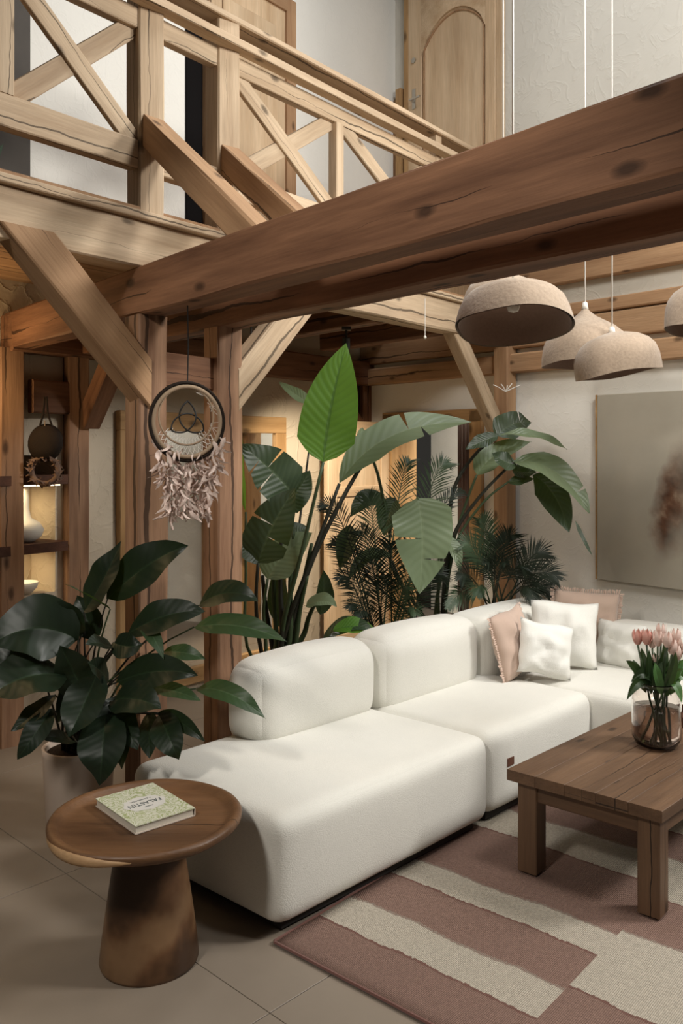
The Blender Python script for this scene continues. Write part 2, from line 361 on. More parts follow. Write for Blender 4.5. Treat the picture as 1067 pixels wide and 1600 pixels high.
def rbox(size, r, n=10, puff=0.0, amp=0.0, seed=0):
    """rounded soft box centred on the origin, its faces puffed out a little"""
    hx, hy, hz = (s/2 for s in size); pts = {}; vs = []; fs = []
    def vert(p):
        k = tuple(round(c, 5) for c in p)
        if k in pts: return pts[k]
        q = V((p[0]*hx, p[1]*hy, p[2]*hz))
        rr = min(r, hx, hy, hz); inner = V((max(-hx+rr, min(hx-rr, q.x)), max(-hy+rr, min(hy-rr, q.y)), max(-hz+rr, min(hz-rr, q.z))))
        d = q-inner
        lp = (abs(d.x)**2.7+abs(d.y)**2.7+abs(d.z)**2.7)**(1/2.7); q = inner+d*(rr/lp) if lp > 1e-9 else q
        if puff:
            b = [1-abs(c)**2.2 for c in p]
            for ax in range(3):
                oth = [b[k2] for k2 in range(3) if k2 != ax]
                if abs(p[ax]) > .999: q[ax] += math.copysign(puff*max(0, oth[0])*max(0, oth[1]), p[ax])
        if amp: q += V((noise.noise(q*3+V((seed, 0, 0))), noise.noise(q*3+V((0, seed, 5))), noise.noise(q*3+V((5, 0, seed)))))*amp
        pts[k] = len(vs); vs.append(q); return pts[k]
    g_ = []
    for i in range(n+1):
        t = 2*i/n-1; g_.append(math.copysign(1-(1-abs(t))**1.9, t) if True else t)
    for ax in range(3):
        for sgn in (-1, 1):
            for i in range(n):
                for j in range(n):
                    q = []
                    for (a, b_) in ((i, j), (i+1, j), (i+1, j+1), (i, j+1)):
                        p = [0, 0, 0]; p[ax] = sgn; p[(ax+1) % 3] = g_[a]; p[(ax+2) % 3] = g_[b_]; q.append(vert(p))
                    fs.append(tuple(q) if sgn > 0 else tuple(q[::-1]))
    return vs, fs
def pillow_mesh(w_, h, t, n=18, seed=0, dent=0.0):
    """a stuffed square cushion in its own XZ plane, thickness along Y"""
    vs = []; fs = []; idx = {}
    for sd in (-1, 1):
        for i in range(n+1):
            for j in range(n+1):
                u = 2*i/n-1; v = 2*j/n-1
                e = (1-abs(u)**2.6)*(1-abs(v)**2.6)
                if sd == 1 and (i in (0, n) or j in (0, n)): idx[(sd, i, j)] = idx[(-1, i, j)]; continue
                pin = 1-.055*(1-u*u)*abs(v)**2; pin2 = 1-.055*(1-v*v)*abs(u)**2
                x = u*w_/2*pin2*(1+.05*noise.noise((seed, v*1.2, 3)))+.012*noise.noise((seed, v*2, u)); z = v*h/2*pin*(1+.07*noise.noise((u*1.2, seed, 9)))
                y = sd*(t/2)*max(e, 0)**.55+(noise.noise((u*2+seed, v*2, sd))*.03+noise.noise((u*5+seed, v*4, sd))*.012)*e
                if dent: z -= dent*math.exp(-((u)/.35)**2)*max(0, v)**2
                idx[(sd, i, j)] = len(vs); vs.append((x, y, z))
        for i in range(n):
            for j in range(n):
                q = (idx[(sd, i, j)], idx[(sd, i+1, j)], idx[(sd, i+1, j+1)], idx[(sd, i, j+1)])
                fs.append(q if sd < 0 else q[::-1])
    return vs, fs
def bez(a, b, c, t): return a*(1-t)**2+b*2*t*(1-t)+c*t*t
def bpath(a, b, c, n=8): return [bez(V(a), V(b), V(c), i/n) for i in range(n+1)]
def wlily(t): return max(0, math.sin(PI*min(1, t**.8)))**.85*(1 if t < .8 else 1-.2*(t-.8)/.2)
def wpad(t): return min(1, (t/.2)**.6)*max(0, 1-max(0, (t-.3)/.7)**2.3)
def wlong(t): return min(1, (t/.3)**.8)*max(0, 1-max(0, (t-.45)/.55)**2.4)
def leaf(name, p0, pc, p1, w_, face, m, parent, prof=wlily, fold=.25, wave=.05, tears=(), nu=16, nv=3, seed=0, curl=0.0):
    p0, pc, p1 = V(p0), V(pc), V(p1); face = V(face); vs = []; fs = []; uvs = []
    for sd in (-1, 1):
        cuts = [0]+sorted(t for s_, t in tears if s_ == sd)+[1]
        for ci in range(len(cuts)-1):
            ta, tb = cuts[ci], cuts[ci+1]; k = max(2, int(nu*(tb-ta)+.5)); base = len(vs)
            for i in range(k+1):
                f_ = i/k; t = ta+(tb-ta)*f_; c = bez(p0, pc, p1, t)
                tg = ((pc-p0)*(1-t)+(p1-pc)*t).normalized()
                s_ = tg.cross(face)
                s_ = s_.normalized() if s_.length > 1e-4 else V((1, 0, 0)); nn = s_.cross(tg)
                wd = w_*.5*prof(t)
                for j in range(nv+1):
                    v = j/nv; sh = 0.0
                    if ci > 0 and f_ < .5: sh += .018*(1-f_*2)*v*(p1-p0).length
                    if ci < len(cuts)-2 and f_ > .5: sh -= .018*(f_*2-1)*v*(p1-p0).length
                    h_ = fold*v*wd-curl*v*v*wd+wave*w_*v*math.sin(t*14+seed+sd)
                    vs.append(c+s_*(sd*v*wd*(1-.5*curl*v*.5))+nn*h_+tg*sh); uvs.append((t, .5+.5*sd*v))
            for i in range(k):
                for j in range(nv):
                    a = base+i*(nv+1)+j; q = (a, a+1, a+nv+2, a+nv+1); fs.append(q if sd < 0 else q[::-1])
    o = obj(name, [v-rootpos(parent) for v in vs], fs, m, parent, True, uvs); return o
def rootpos(p): return world_mat(p).translation if p else V((0, 0, 0))
def tubeobj(name, pts, rad, m, parent=None, n=7):
    r = rootpos(parent); return MB().tube([V(p)-r for p in pts], rad, n).obj(name, m, parent, True)
def frond(name, p0, pc, p1, length, face, m, parent, pairs=22, w_=.018, droop=.25, start=.12, ang=.9):
    p0, pc, p1, face = V(p0), V(pc), V(p1), V(face); r0 = rootpos(parent); b = MB()
    b.tube([q-r0 for q in bpath(p0, pc, p1, 8)], [.006*(1-.8*i/8) for i in range(9)], 5)
    for i in range(pairs):
        t = start+(1-start)*(i+.5)/pairs; c = bez(p0, pc, p1, t)-r0
        tg = ((pc-p0)*(1-t)+(p1-pc)*t).normalized(); s_ = tg.cross(face); s_ = s_.normalized() if s_.length > 1e-3 else V((1, 0, 0)); nn = s_.cross(tg)
        ll = length*(math.sin(PI*min(1, .18+t*.8)))**.7
        for sd in (-1, 1):
            a = ang*(1.05-.55*t)+R.uniform(-.08, .08); d = (tg*math.cos(a)+s_*sd*math.sin(a)+nn*.12).normalized(); wv = d.cross(nn).normalized()*w_*.5
            l2 = ll*R.uniform(.85, 1.1); dr = V((0, 0, -1))*droop*l2
            m1 = c+d*l2*.45+dr*.15; e = c+d*l2+dr
            b.add([c-wv*.4, c+wv*.4, m1+wv, m1-wv, e], [(0, 1, 2, 3), (3, 2, 4)])
    return b.obj(name, m, parent)

# ------------------------------------------------------------------ directions of the house and of the furniture
dA = V((-.640, .768, 0)); nB = V((.768, .640, 0))          # along the two big beams, and across them
dB = V((.62, .785, 0)); mB = V((-.785, .62, 0))            # along the gallery edge, and into the gallery
FA = V((-.757, .653, 0)); FB = V((.701, .713, 0))          # across and along the sofa
Z = V((0, 0, 1))
CA = V((-.844, 3.6, 0)); CB = V((-.564, 3.955, 0))         # corners of the two front posts
HU, HT = 2.218, 2.418                                      # underside and top of the big beams
W1o = V((1.25, 6.25, 0)); WBo = V((.193, 7.52, 0)); WUo = V((.447, 7.21, 0))

# ------------------------------------------------------------------ SETTING
fl = MB().box((-6, -1.5, -.12), (14, 0, 0), (0, 12, 0), (0, 0, .112)).obj('floor', 'grout'); tag(fl, kind='structure')
ta = math.radians(46); tu = V((math.cos(ta), math.sin(ta), 0)); tv = V((-math.sin(ta), math.cos(ta), 0))
tile_me = None
for i in range(-3, 8):
    for j in range(-4, 7):
        c = tu*(1.675+1.2*i+.6)+tv*(1.31+1.2*j)
        if not (-2.2 < c.x < 3.2 and .6 < c.y < 8.4): continue
        if tile_me is None:
            t = obj('tile', *timber_mesh(1.1965, 1.1965, .012, .0008, 0, 1), 'tile', fl); tile_me = t.data
        else:
            t = bpy.data.objects.new('tile', tile_me); COL.objects.link(t); t.parent = fl
        t.location = c-tu*.598+V((0, 0, -.006)); t.rotation_euler = (0, 0, ta)
def wallbox(mb, o, d, s0, s1, z0, z1, out, th=.25):
    """a slab of wall on the line o + d*s, its face on the line, its thickness going along out"""
    p = V(o)+d*s0; mb.box((p.x, p.y, z0), d*(s1-s0), out*th, Z*(z1-z0))
# W1: long wall along A with a doorway
b = MB(); OUT1 = nB
wallbox(b, W1o, dA, -2.5, .36, 0, 2.55, OUT1); wallbox(b, W1o, dA, .36, 1.29, 1.9, 2.55, OUT1); wallbox(b, W1o, dA, 1.29, 1.9, 0, 2.55, OUT1)
w1 = tag(b.obj('wall_right', 'wallsmooth'), kind='structure')
b = MB(); wallbox(b, W1o, dA, -2.5, 1.9, 2.55, 5.6, OUT1); tag(b.obj('wall_upper_right', 'plaster'), kind='structure')
# WB: wall under the gallery with a lit niche
b = MB(); OUTB = mB
wallbox(b, WBo, -dB, -.3, 3.05, 0, 2.62, OUTB); wallbox(b, WBo, -dB, 3.05, 3.8, 0, .81, OUTB); wallbox(b, WBo, -dB, 3.05, 3.8, 1.62, 2.62, OUTB)
wallbox(b, WBo, -dB, 3.8, 5.2, 0, 2.62, OUTB); wallbox(b, WBo+OUTB*.25, -dB, 2.9, 4.0, .7, 2.2, OUTB, .06)
tag(b.obj('wall_back', 'claywall'), kind='structure')
# WBu: wall at the back of the gallery
b = MB(); wallbox(b, WUo, -dB, -.2, 4.8, 2.66, 5.4, OUTB)
tag(b.obj('wall_upper', 'wallsmooth'), kind='structure')
# small hall seen through the doorway
b = MB(); hp = W1o+nB*1.5; wallbox(b, hp, dA, -.4, 2.3, 0, 2.6, nB, .1)
tag(b.obj('wall_hall', 'wallsmooth'), kind='structure')
area('hall_light', W1o+nB*.8+dA*.7+Z*2.4, W1o+nB*1.3+dA*.7+Z*.8, .5, 34, (1, .92, .8))
area('niche_light', WBo-dB*3.3+mB*.14+Z*1.43, WBo-dB*3.3+mB*.16+Z*1.0, .12, 3.0, (1, .78, .46), .4)
area('niche_light', WBo-dB*3.3+mB*.14+Z*1.045, WBo-dB*3.3+mB*.16+Z*.8, .12, 2.2, (1, .78, .46), .4)
pl__ = bpy.data.lights.new('niche_wall_fill', 'POINT'); pl__.energy = 5; pl__.color = (1, .70, .36); pl__.shadow_soft_size = .05  # unseen point light added behind the edge post to warm the wall
plo = bpy.data.objects.new('niche_wall_fill', pl__); COL.objects.link(plo); plo.location = WBo-dB*3.72-mB*.2+Z*1.95; plo['kind'] = 'helper'
area('hallway_lamp_light', V((-2.45, 3.9, 2.15)), V((-1.75, 4.95, 1.7)), .25, 7, (1, .70, .38))
spot('spotlight_beam', P(541, 534, 5.42), V((-.1, 6.8, .9)), 260, 75, (1, .86, .66))
# gallery deck, boards running along the gallery edge
ceil = MB().box(CA-dB*1.9+mB*.0+Z*2.645, dB*5.2, mB*1.75, Z*.02).obj('ceiling', 'board'); tag(ceil, kind='structure')
for k in range(9):
    timber('plank', CA-dB*1.9+mB*(-.03+.19*k+.095)+Z*2.628, CA+dB*3.26+mB*(-.03+.19*k+.095)+Z*2.628, .186, .034, 'board' if k else 'pine', ceil, jit=.001, ch=.004)  # planks behind the front one are browner: shade put into their colour

# ------------------------------------------------------------------ TIMBER FRAME
def T(name, label, cat, *a, group=None, **k):
    o = timber(name, *a, **k); return tag(o, label, cat, group, 'thing')
hc = Z*(HU+.1)
T('timber_beam', 'long dark knotty beam crossing the picture above the sofa, first of the pair', 'beam', CA+nB*.066-dA*3.3+hc, CA+nB*.066+dA*1.72+hc, .132, .2, jit=.006)
T('timber_beam', 'parallel dark beam close behind the first, its paler underside over the tall potted leaves', 'beam', CB+nB*.07-dA*3.3+hc, CB+nB*.07+dA*1.62+hc, .14, .2, jit=.006)
T('timber_beam', 'gallery edge beam with long crack under the balustrade', 'beam', CA-dB*1.9+mB*.075+Z*2.515, CA+dB*3.22+mB*.075+Z*2.515, .14, .194, 'pine', jit=.005)
PW = .134; pc = dA*(PW/2)+nB*(PW/2)
def post(c, z0, z1, label, m='post', w_=PW):
    return T('timber_post', label, 'post', c+pc*(w_/PW)+Z*z0, c+pc*(w_/PW)+Z*z1, w_, w_, m, side=nB, jit=.004)
post(CA, 0, HU, 'wooden post behind the peace lily, carrying the first big beam')
post(CB, 0, HU, 'wooden post at the end of the sofa backrest, carrying the second beam')
post(CA+dA*1.55-nB*.055, 0, HU, 'wooden post at the picture edge beside the lit shelf niche')
post(CB+dA*1.56-nB*.07, 0, HU, 'wooden post between the lit shelf niche and the pale wall strip')
pe = W1o-nB*.12+dA*.0
T('timber_post', 'slim wooden post against the pale wall beside the painting', 'post', pe+dA*.03-nB*-.05+Z*0, pe+dA*.03+nB*.05+Z*2.41, .13, .1, 'board', side=dA)
T('timber_post', 'wooden corner post above the open door leaf', 'post', WBo-mB*.05-nB*.05, WBo-mB*.05-nB*.05+Z*2.2, .11, .11, 'beam', side=nB)
# cross boards between the pairs of posts
T('cross_board', 'short cross board between the two posts behind the dreamcatcher', 'board', CA+pc+nB*.06+Z*2.0, CB+pc-nB*.06+Z*2.0, .05, .15)
T('cross_board', 'short cross board between two posts, holding the hanging basket', 'board', CA+dA*1.52+pc+nB*.06+Z*1.955, CB+dA*1.545+pc-nB*.06+Z*1.955, .05, .19)
# braces
def brace(p, q, w_, h, side, label, m='beam', cuts='vh'):
    ex = (q-p).normalized(); ey = (V(side)-ex*V(side).dot(ex)).normalized(); ez = ex.cross(ey); hz = V((ex.x, ex.y, 0)).normalized()
    e = []
    for c in cuts:
        d = Z if c == 'v' else hz; e.append(d.dot(ex)/d.dot(ez))
    return T('knee_brace', label, 'brace', p, q, w_, h, m, side=side, jit=.004, ends=tuple(e))
brace(CA+pc+dA*-.02+Z*3.02, CA+pc-dA*.86+Z*2.38, .10, .115, nB, 'brace from the first balustrade post down onto the nearer big beam', 'board')
brace(CB+pc+dA*-.02+Z*3.02, CB+pc-dA*.86+Z*2.38, .10, .115, nB, 'brace from the second balustrade post down onto the farther big beam', 'board')
brace(CA+pc-dB*.03+Z*1.93-mB*.02, CA+pc-dB*.60+Z*2.47-mB*.02, .11, .155, mB, 'brace rising from the lily-side post to the gallery edge beam', 'board')
brace(CB+pc+dB*.03-mB*.02+Z*1.93, CB+pc+dB*.54-mB*.02+Z*2.43, .11, .15, mB, 'pale sunlit brace beside the dreamcatcher under the second beam', 'pine')
brace(CB+dA*1.5+pc-dA*.03+Z*1.86, CB+dA*1.5+pc-dA*.46+Z*2.28, .11, .12, nB, 'small dark brace beside the lit shelf niche post')
brace(CA+dB*3.2+mB*.07+Z*1.84, CA+dB*2.62+mB*.07+Z*2.46, .09, .12, mB, 'pale brace below the gallery edge by the hanging lamps', 'pine')
brace(WBo-mB*.05-dB*.06-nB*.0+Z*1.78, WBo-mB*.05-dB*.55+Z*2.25, .08, .1, mB, 'dark brace at the inner wall corner behind the upright leaf')
# joists and wall plates under the gallery
for k, s in enumerate((1.25, 1.95, 2.65)):
    T('gallery_joist', ('joist under the gallery above the upright banana leaf', 'joist under the gallery ending beside the pull cord', 'joist under the gallery by the pale brace')[k], 'joist',
      CA+dB*s+mB*.16+Z*2.51, CA+dB*s+mB*.16+dA*1.25+Z*2.51, .11, .18, 'beam')
T('wall_plate', 'dark plate along the clay wall under the gallery', 'beam', WBo-dB*.02-mB*.07+Z*2.3, WBo-dB*3.4-mB*.07+Z*2.3, .13, .2)
def onw1(name, label, s0, s1, z0, z1, th=.07, m='board', cat='beam'):
    return T(name, label, cat, W1o-nB*(th/2-.002)+dA*s0+Z*((z0+z1)/2), W1o-nB*(th/2-.002)+dA*s1+Z*((z0+z1)/2), th, z1-z0, m)
onw1('wall_beam', 'lowest of the wooden beams along the pale wall, over the doorway', -2.5, 1.62, 2.2, 2.335, .09)
onw1('wall_beam', 'broad board with knots on the pale wall behind the hanging lamps', -2.5, 1.62, 2.375, 2.54, .07)
onw1('wall_beam', 'narrow board with its top against the white wall band behind the lamps', -2.5, -.06, 2.555, 2.64, .06)
onw1('wall_beam', 'uppermost board on the pale wall, above the white band behind the lamps', -2.5, -.06, 2.78, 2.93, .08)

# ------------------------------------------------------------------ BALUSTRADE
rl = empty('gallery_balustrade', CA+Z*2.645, 'pale pine gallery balustrade with crossed braces above the big beams', 'balustrade'); rl['kind'] = 'thing'
def E_(s, m_=0.0, z=0.0): return CA+dB*s+mB*m_+Z*z
def part(name, p, q, w_, h, side=None, m='pine', **k): return timber(name, p, q, w_, h, m, rl, side=side, **k)
for c, zt in ((CA, 3.634), (CB, 3.634)):
    part('post', c+pc*.9+Z*2.645, c+pc*.9+Z*zt, .12, .12, side=nB, m='pine')
for s, w_, z0, z1 in ((-.595, .066, 2.945, 3.634), (1.357, .064, 2.645, 3.415), (2.36, .066, 2.645, 3.634)):
    part('stile', E_(s, .034, z0), E_(s, .034, z1), w_, .06, side=dB, jit=.001, ch=.004)
part('handrail', E_(-1.9, .03, 3.649), E_(3.25, .03, 3.649), .118, .032, ch=.006)
part('front_rail', E_(-1.9, -.036, 3.52), E_(3.25, -.036, 3.52), .07, .038, ch=.004)
part('mid_rail', E_(-1.9, .035, 3.457), E_(-.0, .035, 3.457), .05, .086, jit=.001, ch=.004)
part('mid_rail', E_(.12, .035, 3.457), E_(.455, .035, 3.457), .05, .086, jit=.001, ch=.004)
part('mid_rail', E_(.58, .035, 3.457), E_(3.25, .035, 3.457), .05, .086, jit=.001, ch=.004)
part('bottom_rail', E_(-1.9, .035, 2.885), E_(.0, .035, 2.885), .06, .12, jit=.001, ch=.004)
part('bottom_rail', E_(.12, .035, 2.885), E_(.455, .035, 2.885), .06, .12, jit=.001, ch=.004)
part('bottom_rail', E_(.58, .035, 2.885), E_(3.25, .035, 2.885), .06, .12, jit=.001, ch=.004)
for s0, s1 in ((-1.9, -.63), (-.56, -.01), (.58, 1.325), (1.39, 2.327), (2.39, 3.25)):
    hw = .085
    part('cross_brace', E_(s0-.03, .034, 3.445), E_(s1+.03, .034, 2.92), .026, hw, side=mB, jit=.001, ch=.003)
    part('cross_brace', E_(s0-.03, .047, 2.92), E_(s1+.03, .047, 3.445), .026, hw, side=mB, jit=.001, ch=.003)

# ------------------------------------------------------------------ DOORS, OPENINGS
d1 = empty('door_1', W1o+dA*.6-nB*.03+Z*2.66); tag(d1, kind='structure')
def frame_part(root, name, o, d, out, s0, s1, z0, z1, th, off, m, jit=0):
    """upright or level board on a wall: spans s0..s1 along d and z0..z1, front face th+off proud of the wall"""
    d, out = V(d), V(out); c = V(o)+d*s0-out*off; c.z = z0; W_, H_ = abs(s1-s0), z1-z0; d = d if s1 > s0 else -d
    if H_ >= W_: X_, Y_, l_, k_ = Z, d, H_, W_
    else: X_, Y_, l_, k_ = d, Z, W_, H_
    Z_ = -out; q = MB().box((0, 0, 0), (l_, 0, 0), (0, k_, 0), (0, 0, th)); flip = X_.cross(Y_).dot(Z_) < 0
    if flip: q.v = [V((v.x, k_-v.y, v.z)) for v in q.v]; q.f = [f[::-1] for f in q.f]; c = c+Y_*k_; Y_ = -Y_
    if flip: q.v = [V((v.x, v.y, v.z)) for v in q.v]
    ob = q.obj(name, m, root); place(ob, Matrix.Translation(c) @ Matrix((X_, Y_, Z_)).transposed().to_4x4())
    bv = ob.modifiers.new('b', 'BEVEL'); bv.width = .004; bv.segments = 1; return ob
frame_part(d1, 'casing', W1o, dA, nB, .08, .14, 2.66, 5.45, .04, 0, 'door'); frame_part(d1, 'casing', W1o, dA, nB, 1.05, 1.1, 2.66, 5.45, .05, 0, 'frame')
frame_part(d1, 'leaf', W1o, dA, nB, .14, 1.05, 2.66, 5.35, .03, 0, 'door')
frame_part(d1, 'stile', W1o, dA, nB, .14, .235, 2.66, 5.35, .018, .03, 'door'); frame_part(d1, 'stile', W1o, dA, nB, .9, 1.05, 2.66, 5.35, .018, .03, 'door')
b = MB(); arc = []; n = 14
for i in range(n+1):
    f_ = i/n; s = .235+(.9-.235)*f_; arc.append((s, 4.80+.25*math.sin(PI*f_)**.62))
for i in range(n):
    (sa, za), (sb, zb) = arc[i], arc[i+1]
    ps = [W1o+dA*sa-nB*.03+Z*za, W1o+dA*sb-nB*.03+Z*zb, W1o+dA*sb-nB*.03+Z*5.35, W1o+dA*sa-nB*.03+Z*5.35]
    b.add(ps+[p-nB*.018 for p in ps], [(0, 1, 2, 3), (7, 6, 5, 4), (0, 4, 5, 1), (1, 5, 6, 2), (2, 6, 7, 3), (3, 7, 4, 0)])
b.v = [v-d1.location for v in b.v]; b.obj('arched_rail', 'door', d1)
b = MB(); pts = [W1o+dA*(.255)-nB*.036+Z*2.7]+[W1o+dA*(.235+(.665)*(.03+.94*i/20))-nB*.036+Z*(4.775+.25*math.sin(PI*(.03+.94*i/20))**.62) for i in range(21)]+[W1o+dA*.88-nB*.036+Z*2.7]
b.tube(pts, .007, 6); b.v = [v-d1.location for v in b.v]; b.obj('panel_bead', 'board', d1)
hd = MB(); c = W1o+dA*.98-nB*.048; hd.box(c+dA*-.018+Z*4.40, dA*.036, -nB*.006, Z*.16)
hd.tube([c-nB*.006+Z*4.46, c-nB*.05+Z*4.46, c-nB*.055-dA*.12+Z*4.455], .009, 8); hd.v = [v-d1.location for v in hd.v]; tag(hd.obj('handle', 'steel', d1), 'steel lever handle on a long plate')
lk = MB().tube([c+Z*4.79, c-nB*.012+Z*4.79], .022, 14); lk.v = [v-d1.location for v in lk.v]; tag(lk.obj('lock', 'steel', d1), 'round steel keyhole rose')
tr = empty('trim_1', WUo-dB*.02-mB*.02+Z*2.66); tag(tr, kind='structure')
frame_part(tr, 'jamb', W1o, dA, nB, 1.13, 1.19, 2.66, 4.62, .06, 0, 'frame'); frame_part(tr, 'jamb', W1o, dA, nB, 1.19, 1.25, 2.66, 4.55, .03, 0, 'board')
d2 = empty('door_2', WUo-dB*1.7+Z*2.66); tag(d2, kind='structure')
s0, s1 = 1.30, 2.13
frame_part(d2, 'leaf', WUo, -dB, mB, s0+.08, s1, 2.66, 4.76, .03, 0, 'door'); frame_part(d2, 'casing', WUo, -dB, mB, s0, s0+.1, 2.66, 4.84, .05, 0, 'board')
frame_part(d2, 'casing', WUo, -dB, mB, s0, s1+.0, 4.74, 4.84, .05, 0, 'board'); frame_part(d2, 'casing', WUo, -dB, mB, s1, s1+.03, 2.66, 4.84, .06, 0, 'board')
for z0, z1 in ((2.78, 3.35), (3.47, 4.6)): frame_part(d2, 'panel', WUo, -dB, mB, s0+.2, s1-.12, z0, z1, .012, .03, 'door')
dg = frame_part(None, 'doorway_shade_strip', WUo, -dB, mB, 2.16, 2.30, 2.66, 4.85, .012, 0, 'gapshade'); tag(dg, kind='structure')  # flat black strip on the wall, painted as the dark of an open gap
# dark leafy picture at the end of the gallery
M['panelgrey'] = plain('panel_grey', (.09, .08, .07), .8, .2, 0, .15)
pn = empty('botanical_panel', WUo-dB*3.4-mB*.06+Z*2.66, 'tall dark panel with leaf print behind the balustrade at the picture edge', 'panel')
frame_part(pn, 'board', WUo, -dB, mB, 3.40, 4.3, 2.665, 4.6, .05, 0, 'panelgrey')
for k in range(9):
    c = WUo-dB*(3.42+.4*R.random())-mB*.055+Z*(2.72+.35*R.random()); a = R.uniform(-1, 1)
    leaf('printed_leaf', c, c+(-dB*math.sin(a)+Z*math.cos(a))*.09, c+(-dB*math.sin(a*1.3)+Z*math.cos(a*1.3))*.2, .05, -mB, 'lilylit', pn, fold=.05, nu=6, nv=1)
# doorway casing, open door leaf, curtain
dw = empty('trim_3', W1o+dA*.8); tag(dw, kind='structure')
for s0, s1, z0, z1 in ((.28, .40, 0, 1.95), (1.25, 1.37, 0, 1.95), (.28, 1.37, 1.86, 1.96)):
    frame_part(dw, 'casing', W1o, dA, nB, s0, s1, z0, z1, .04, -.0, 'frame')
    if z0 == 0: frame_part(dw, 'jamb', W1o+nB*.25, dA, nB, s0+(.03 if s0 < 1 else 0), s1-(0 if s0 < 1 else .03), 0, 1.9, .25, 0, 'frame')
d3 = empty('door_3', W1o+dA*1.36-nB*.02); tag(d3, kind='structure')
hinge = W1o+dA*1.33-nB*.05; fre = V((-.14, 6.72, 0)); dd = (fre-hinge).normalized(); on = V((-dd.y, dd.x, 0)); L3 = (fre-hinge).length
if on.y > 0: on = -on
frame_part(d3, 'leaf', hinge, dd, on*-1, 0, L3, .01, 1.88, .04, 0, 'door')
for a0, a1, z0, z1 in ((.0, .1, .01, 1.88), (L3-.1, L3, .01, 1.88), (.1, L3-.1, 1.76, 1.88), (.1, L3-.1, 1.28, 1.36), (.1, L3-.1, .01, .2)):
    frame_part(d3, 'rail', hinge, dd, on*-1, a0, a1, z0, z1, .014, .04, 'door')
cv = MB(); vs = []; fs = []; n = 40
for i in range(n+1):
    s = .62+.30*i/n
    p = W1o+nB*(.42+.035*math.sin(i*1.35))+dA*s
    vs += [p+Z*.02, p+Z*1.98]
for i in range(n): fs.append((2*i, 2*i+2, 2*i+3, 2*i+1))
cu = obj('curtain', vs, fs, 'curtain', None, True); sm = cu.modifiers.new('s', 'SOLIDIFY'); sm.thickness = .006
tag(cu, 'dark brown folded curtain hanging inside the doorway behind the plants', 'curtain')

# ------------------------------------------------------------------ MIRROR, NICHE SHELVES
mr = empty('wall_mirror', WBo-dB*1.85-mB*.02, 'large wood-framed mirror on the clay wall behind the posts', 'mirror')
s0, s1 = 1.06, 2.62
frame_part(mr, 'pane', WBo, -dB, mB, s0+.1, s1-.04, .12, 1.79, .02, .012, 'mirror')
for a0, a1, z0, z1 in ((s0, s1, 1.775, 1.9), (s0, s1, .05, .16), (s0, s0+.12, .16, 1.775), (s1-.1, s1, .16, 1.775)):
    frame_part(mr, 'frame_board', WBo, -dB, mB, a0, a1, z0, z1, .05, .004, 'frame')
for z, lab in ((1.06, 'dark wooden niche shelf under the white vase'), (1.45, 'dark upper niche shelf with a thin light strip'),):
    sh = empty('niche_shelf', WBo-dB*3.4+mB*.06+Z*z, lab, 'shelf')
    b = MB(); p = WBo-dB*3.03-mB*.1+Z*z; b.box(p-sh.location, -dB*.7, mB*.34, Z*.055); b.obj('board', 'darkwood', sh)
    if z > 1.2:
        b = MB().box(p-sh.location-Z*.008-dB*.04+mB*.02, -dB*.6, mB*.02, Z*.007); b.obj('light_strip', 'led', sh)
vz = empty('vase', WBo-dB*3.22+mB*.06+Z*1.116, 'cream bottle vase with long neck on the niche shelf', 'vase')
MB().lathe([(.001, 0), (.06, .0), (.1, .03), (.115, .07), (.09, .11), (.04, .14), (.03, .2), (.028, .3), (.036, .32), (.02, .32), (.018, .2)], 24).obj('body', 'ceramic', vz, True)
bw = empty('bowl', WBo-dB*3.22+mB*.06+Z*.812, 'small cream bowl standing in the bottom of the niche', 'bowl')
MB().lathe([(.001, .0), (.04, 0), (.075, .035), (.085, .07), (.08, .07), (.07, .04), (.001, .012)], 24).obj('body', 'ceramic', bw, True)
bk = empty('hanging_basket', P(71, 692, 4.85), 'dark round woven basket bag hanging from the cross board', 'basket')
MB().lathe([(.001, -.035), (.05, -.04), (.09, -.025), (.108, 0), (.09, .025), (.05, .04), (.001, .035)], 28).obj('body', 'wicker', bk, True).rotation_euler = (PI/2-.1, .3, -.2)
b = MB(); b.tube([(-.03, 0, .1), (-.012, 0, .16), (-.004, .0, .26)], .006, 6); b.tube([(.035, 0, .1), (.014, 0, .16), (.006, .0, .26)], .006, 6); b.obj('strap', 'wicker', bk)
wr = empty('dried_wreath', P(70, 735, 4.84), 'dried flower wreath hanging below the dark basket', 'wreath')
MB().ring((0, 0, 0), (1, 0, 0), (0, 0, 1), .075, .016, 24, 6).obj('hoop', 'dried', wr, True)
b = MB()
for k in range(150):
    a = R.uniform(0, 2*PI); c = V((math.cos(a)*.08, R.uniform(-.02, .02), math.sin(a)*.075-.0)); d = V((R.uniform(-1, 1), R.uniform(-1, 1), R.uniform(-1, 1))).normalized()*.035; e = d.orthogonal().normalized()*.012
    b.add([c-e, c+e, c+d], [(0, 1, 2)])
tag(b.obj('dried_petals', 'dried', wr), kind='stuff')
b = MB(); b.tube([(0, 0, .07), (0, 0, .2), (0, .0, .28)], .003, 5); b.obj('string', 'jute', wr)

